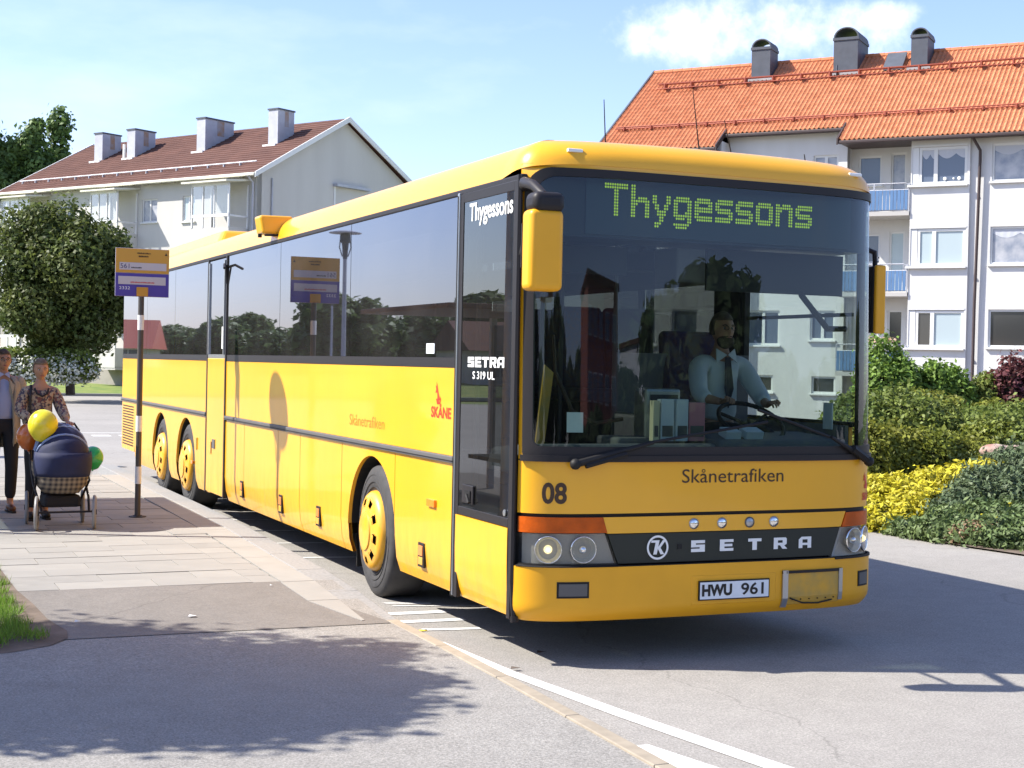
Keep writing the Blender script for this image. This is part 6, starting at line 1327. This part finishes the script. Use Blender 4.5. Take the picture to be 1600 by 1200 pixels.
b=MB(); b.poly([(-.020,-.145,.64),(.020,-.145,.64),(.035,-.172,.42),(.0,-.165,.28),(-.035,-.172,.42)],(0,.01,0)); b.build('tie','tie',t)
b=MB()
for sg in (-1,1): b.poly([(sg*.005,-.13,.655),(sg*.075,-.10,.70),(sg*.085,-.125,.60)],(0,-.01,0))
b.build('shirt_collar','wshirt',t)
b=MB(); b.ball(hp(0,-.045,-.082),(.062,.062,.055),14,9); b.build('beard','beard',t,smooth=True)
b=MB()
for sg in (-1,1): b.tube([hp(.030*sg+.021*math.cos(w),-.104,.010+.014*math.sin(w)) for w in np.linspace(0,6.283,17)],.0022,5)
b.build('glasses','ink',t)
# ---- the pram
pr=empty('pram',(-1.79,7.15,.12),math.radians(3),'navy blue pram with silver piping and checked apron pushed by the woman','pram')
def hood():
    b=MB(); vs=[]; n=18; m_=12
    for i in range(n+1):        # arcs from front (low) to rear (vertical)
        a=math.radians(-5+118*i/n)      # sweep about the x axis hinge
        for k in range(m_+1):
            w=math.pi*k/m_; x=-.265*math.cos(w); rr=.40*math.sin(w)**.75 if 0<k<m_ else 0
            rr*=1-.03*math.cos(i*math.pi*2/4.5); x*=1-.0*rr
            vs.append((x*(1-.04*math.sin(a)),.05-rr*math.cos(a),.60+rr*math.sin(a)*.98))
    b.add(vs,[(i*(m_+1)+k,i*(m_+1)+k+1,(i+1)*(m_+1)+k+1,(i+1)*(m_+1)+k) for i in range(n) for k in range(m_)]); h=b.build('hood','navy',pr,smooth=True)
    for i in (9,12,15):
        b=MB(); P=[Vector(v) for v in vs[i*(m_+1):(i+1)*(m_+1)]]; b.tube([p+(p-Vector((0,.05,.60))).normalized()*.006 for p in P[1:-1]],.011,6); b.build('piping','piping',h)
hood()
b=MB(); n=20; secs=[(.34,.17,.25),(.42,.235,.33),(.55,.262,.38),(.64,.268,.39)]; vs=[]
for z,rx,ry in secs:
    for i in range(n): a=2*math.pi*i/n; e=.75; vs.append((rx*abs(math.cos(a))**e*np.sign(math.cos(a)),.04+ry*abs(math.sin(a))**e*np.sign(math.sin(a)),z))
b.add(vs,[(k*n+i,k*n+(i+1)%n,(k+1)*n+(i+1)%n,(k+1)*n+i) for k in range(3) for i in range(n)]+[tuple(range(n-1,-1,-1))]); b.build('carrycot','check',pr,smooth=True)
b=MB(); vs=[]; n=18; secs=[(.505,.262,.365),(.54,.270,.378),(.60,.278,.394),(.68,.280,.400),(.74,.272,.395)]
for z,rx,ry in secs:
    for i in range(n+1): a=math.radians(188+164*i/n); e=.75; vs.append((rx*abs(math.cos(a))**e*np.sign(math.cos(a)),.04+ry*abs(math.sin(a))**e*np.sign(math.sin(a)),z-.03*math.sin(a)**2*(z<.5)))
b.add(vs,[(k*(n+1)+i,k*(n+1)+i+1,(k+1)*(n+1)+i+1,(k+1)*(n+1)+i) for k in range(4) for i in range(n)]); o=b.build('apron','navy',pr,smooth=True); so=o.modifiers.new('s','SOLIDIFY'); so.thickness=.012
b=MB(); b.box((-.17,-.12,.20),(.17,.22,.32)); b.build('basket','trousers',pr,bevel=.03)
b=MB()
for sg in (-1,1):
    b.tube([(sg*.22,-.27,.17),(sg*.24,-.12,.30),(sg*.25,.10,.42),(sg*.25,.30,.62),(sg*.235,.42,.92)],.012,8); b.tube([(sg*.22,.34,.17),(sg*.24,.16,.30),(sg*.25,-.10,.46),(sg*.25,-.02,.58)],.012,8)
b.tube([(-.235,.42,.92),(-.20,.46,.985),(.20,.46,.985),(.235,.42,.92)],.014,8); b.tube([(-.25,-.27,.17),(.25,-.27,.17)],.010,8); b.tube([(-.25,.34,.17),(.25,.34,.17)],.010,8); b.build('pram_frame','frame',pr,smooth=40)
for x,y in ((-.27,-.27),(.27,-.27),(-.27,.34),(.27,.34)):
    b=MB(); R=.165; b.tube([(0,(R-.016)*math.cos(w),(R-.016)*math.sin(w)) for w in np.linspace(0,2*math.pi,29)],.017,8,cap=False); o=b.build('wheel','tyre_w',pr,smooth=40); o.location=(x,y,R); o.rotation_euler=(0,0,math.radians(-12 if y<0 else -8))
    b=MB(); b.tube([(-.022,0,0),(.022,0,0)],.026,12)
    for k in range(8): w=k*math.pi/4; b.tube([(0,0,0),(0,.135*math.cos(w),.135*math.sin(w))],.004,5)
    b.lathe([(.132,-.012),(.138,0),(.132,.012)],axis='X',n=28); b.build('rim','frame',o,smooth=40)
# balloons
def balloon(x,y,z,r,col,lab,tx,ty):
    m_=mat('balloon_'+lab.split()[0],col,.22,spec=.7,coat=.3); t=empty('balloon',(x,y,z),0,lab,'balloon'); b=MB(); n,mm=24,16; b.ball((0,0,0),(r,r,r*1.08),n,mm); b.v=[(a,c,e-(.10*r if e<-r*.8 else 0)) for a,c,e in b.v]; b.build('skin',m_,t,smooth=True)
    b=MB(); b.lathe([(.004,-r*1.16),(.012,-r*1.26),(.001,-r*1.2)],n=10); b.build('knot',m_,t); b=MB(); b.tube([(0,0,-r*1.2),(tx*.5,ty*.5,-r*1.2-.10),(tx,ty,-r*1.2-.22)],.0018,4); b.build('string','white',t)
balloon(-1.975,7.10,1.115,.142,(.72,.62,.02),'yellow balloon tied above the pram hood in front of the woman',.04,.1)
balloon(-2.07,7.45,.99,.12,(.55,.13,.02),'orange balloon half hidden behind the yellow one at the pram',.05,.05)
balloon(-1.475,7.30,.785,.105,(.02,.38,.08),'green balloon on the right side of the pram',-.05,.05)
for o in bpy.data.objects:
    if o.parent is not None and o.get('category'): del o['category']
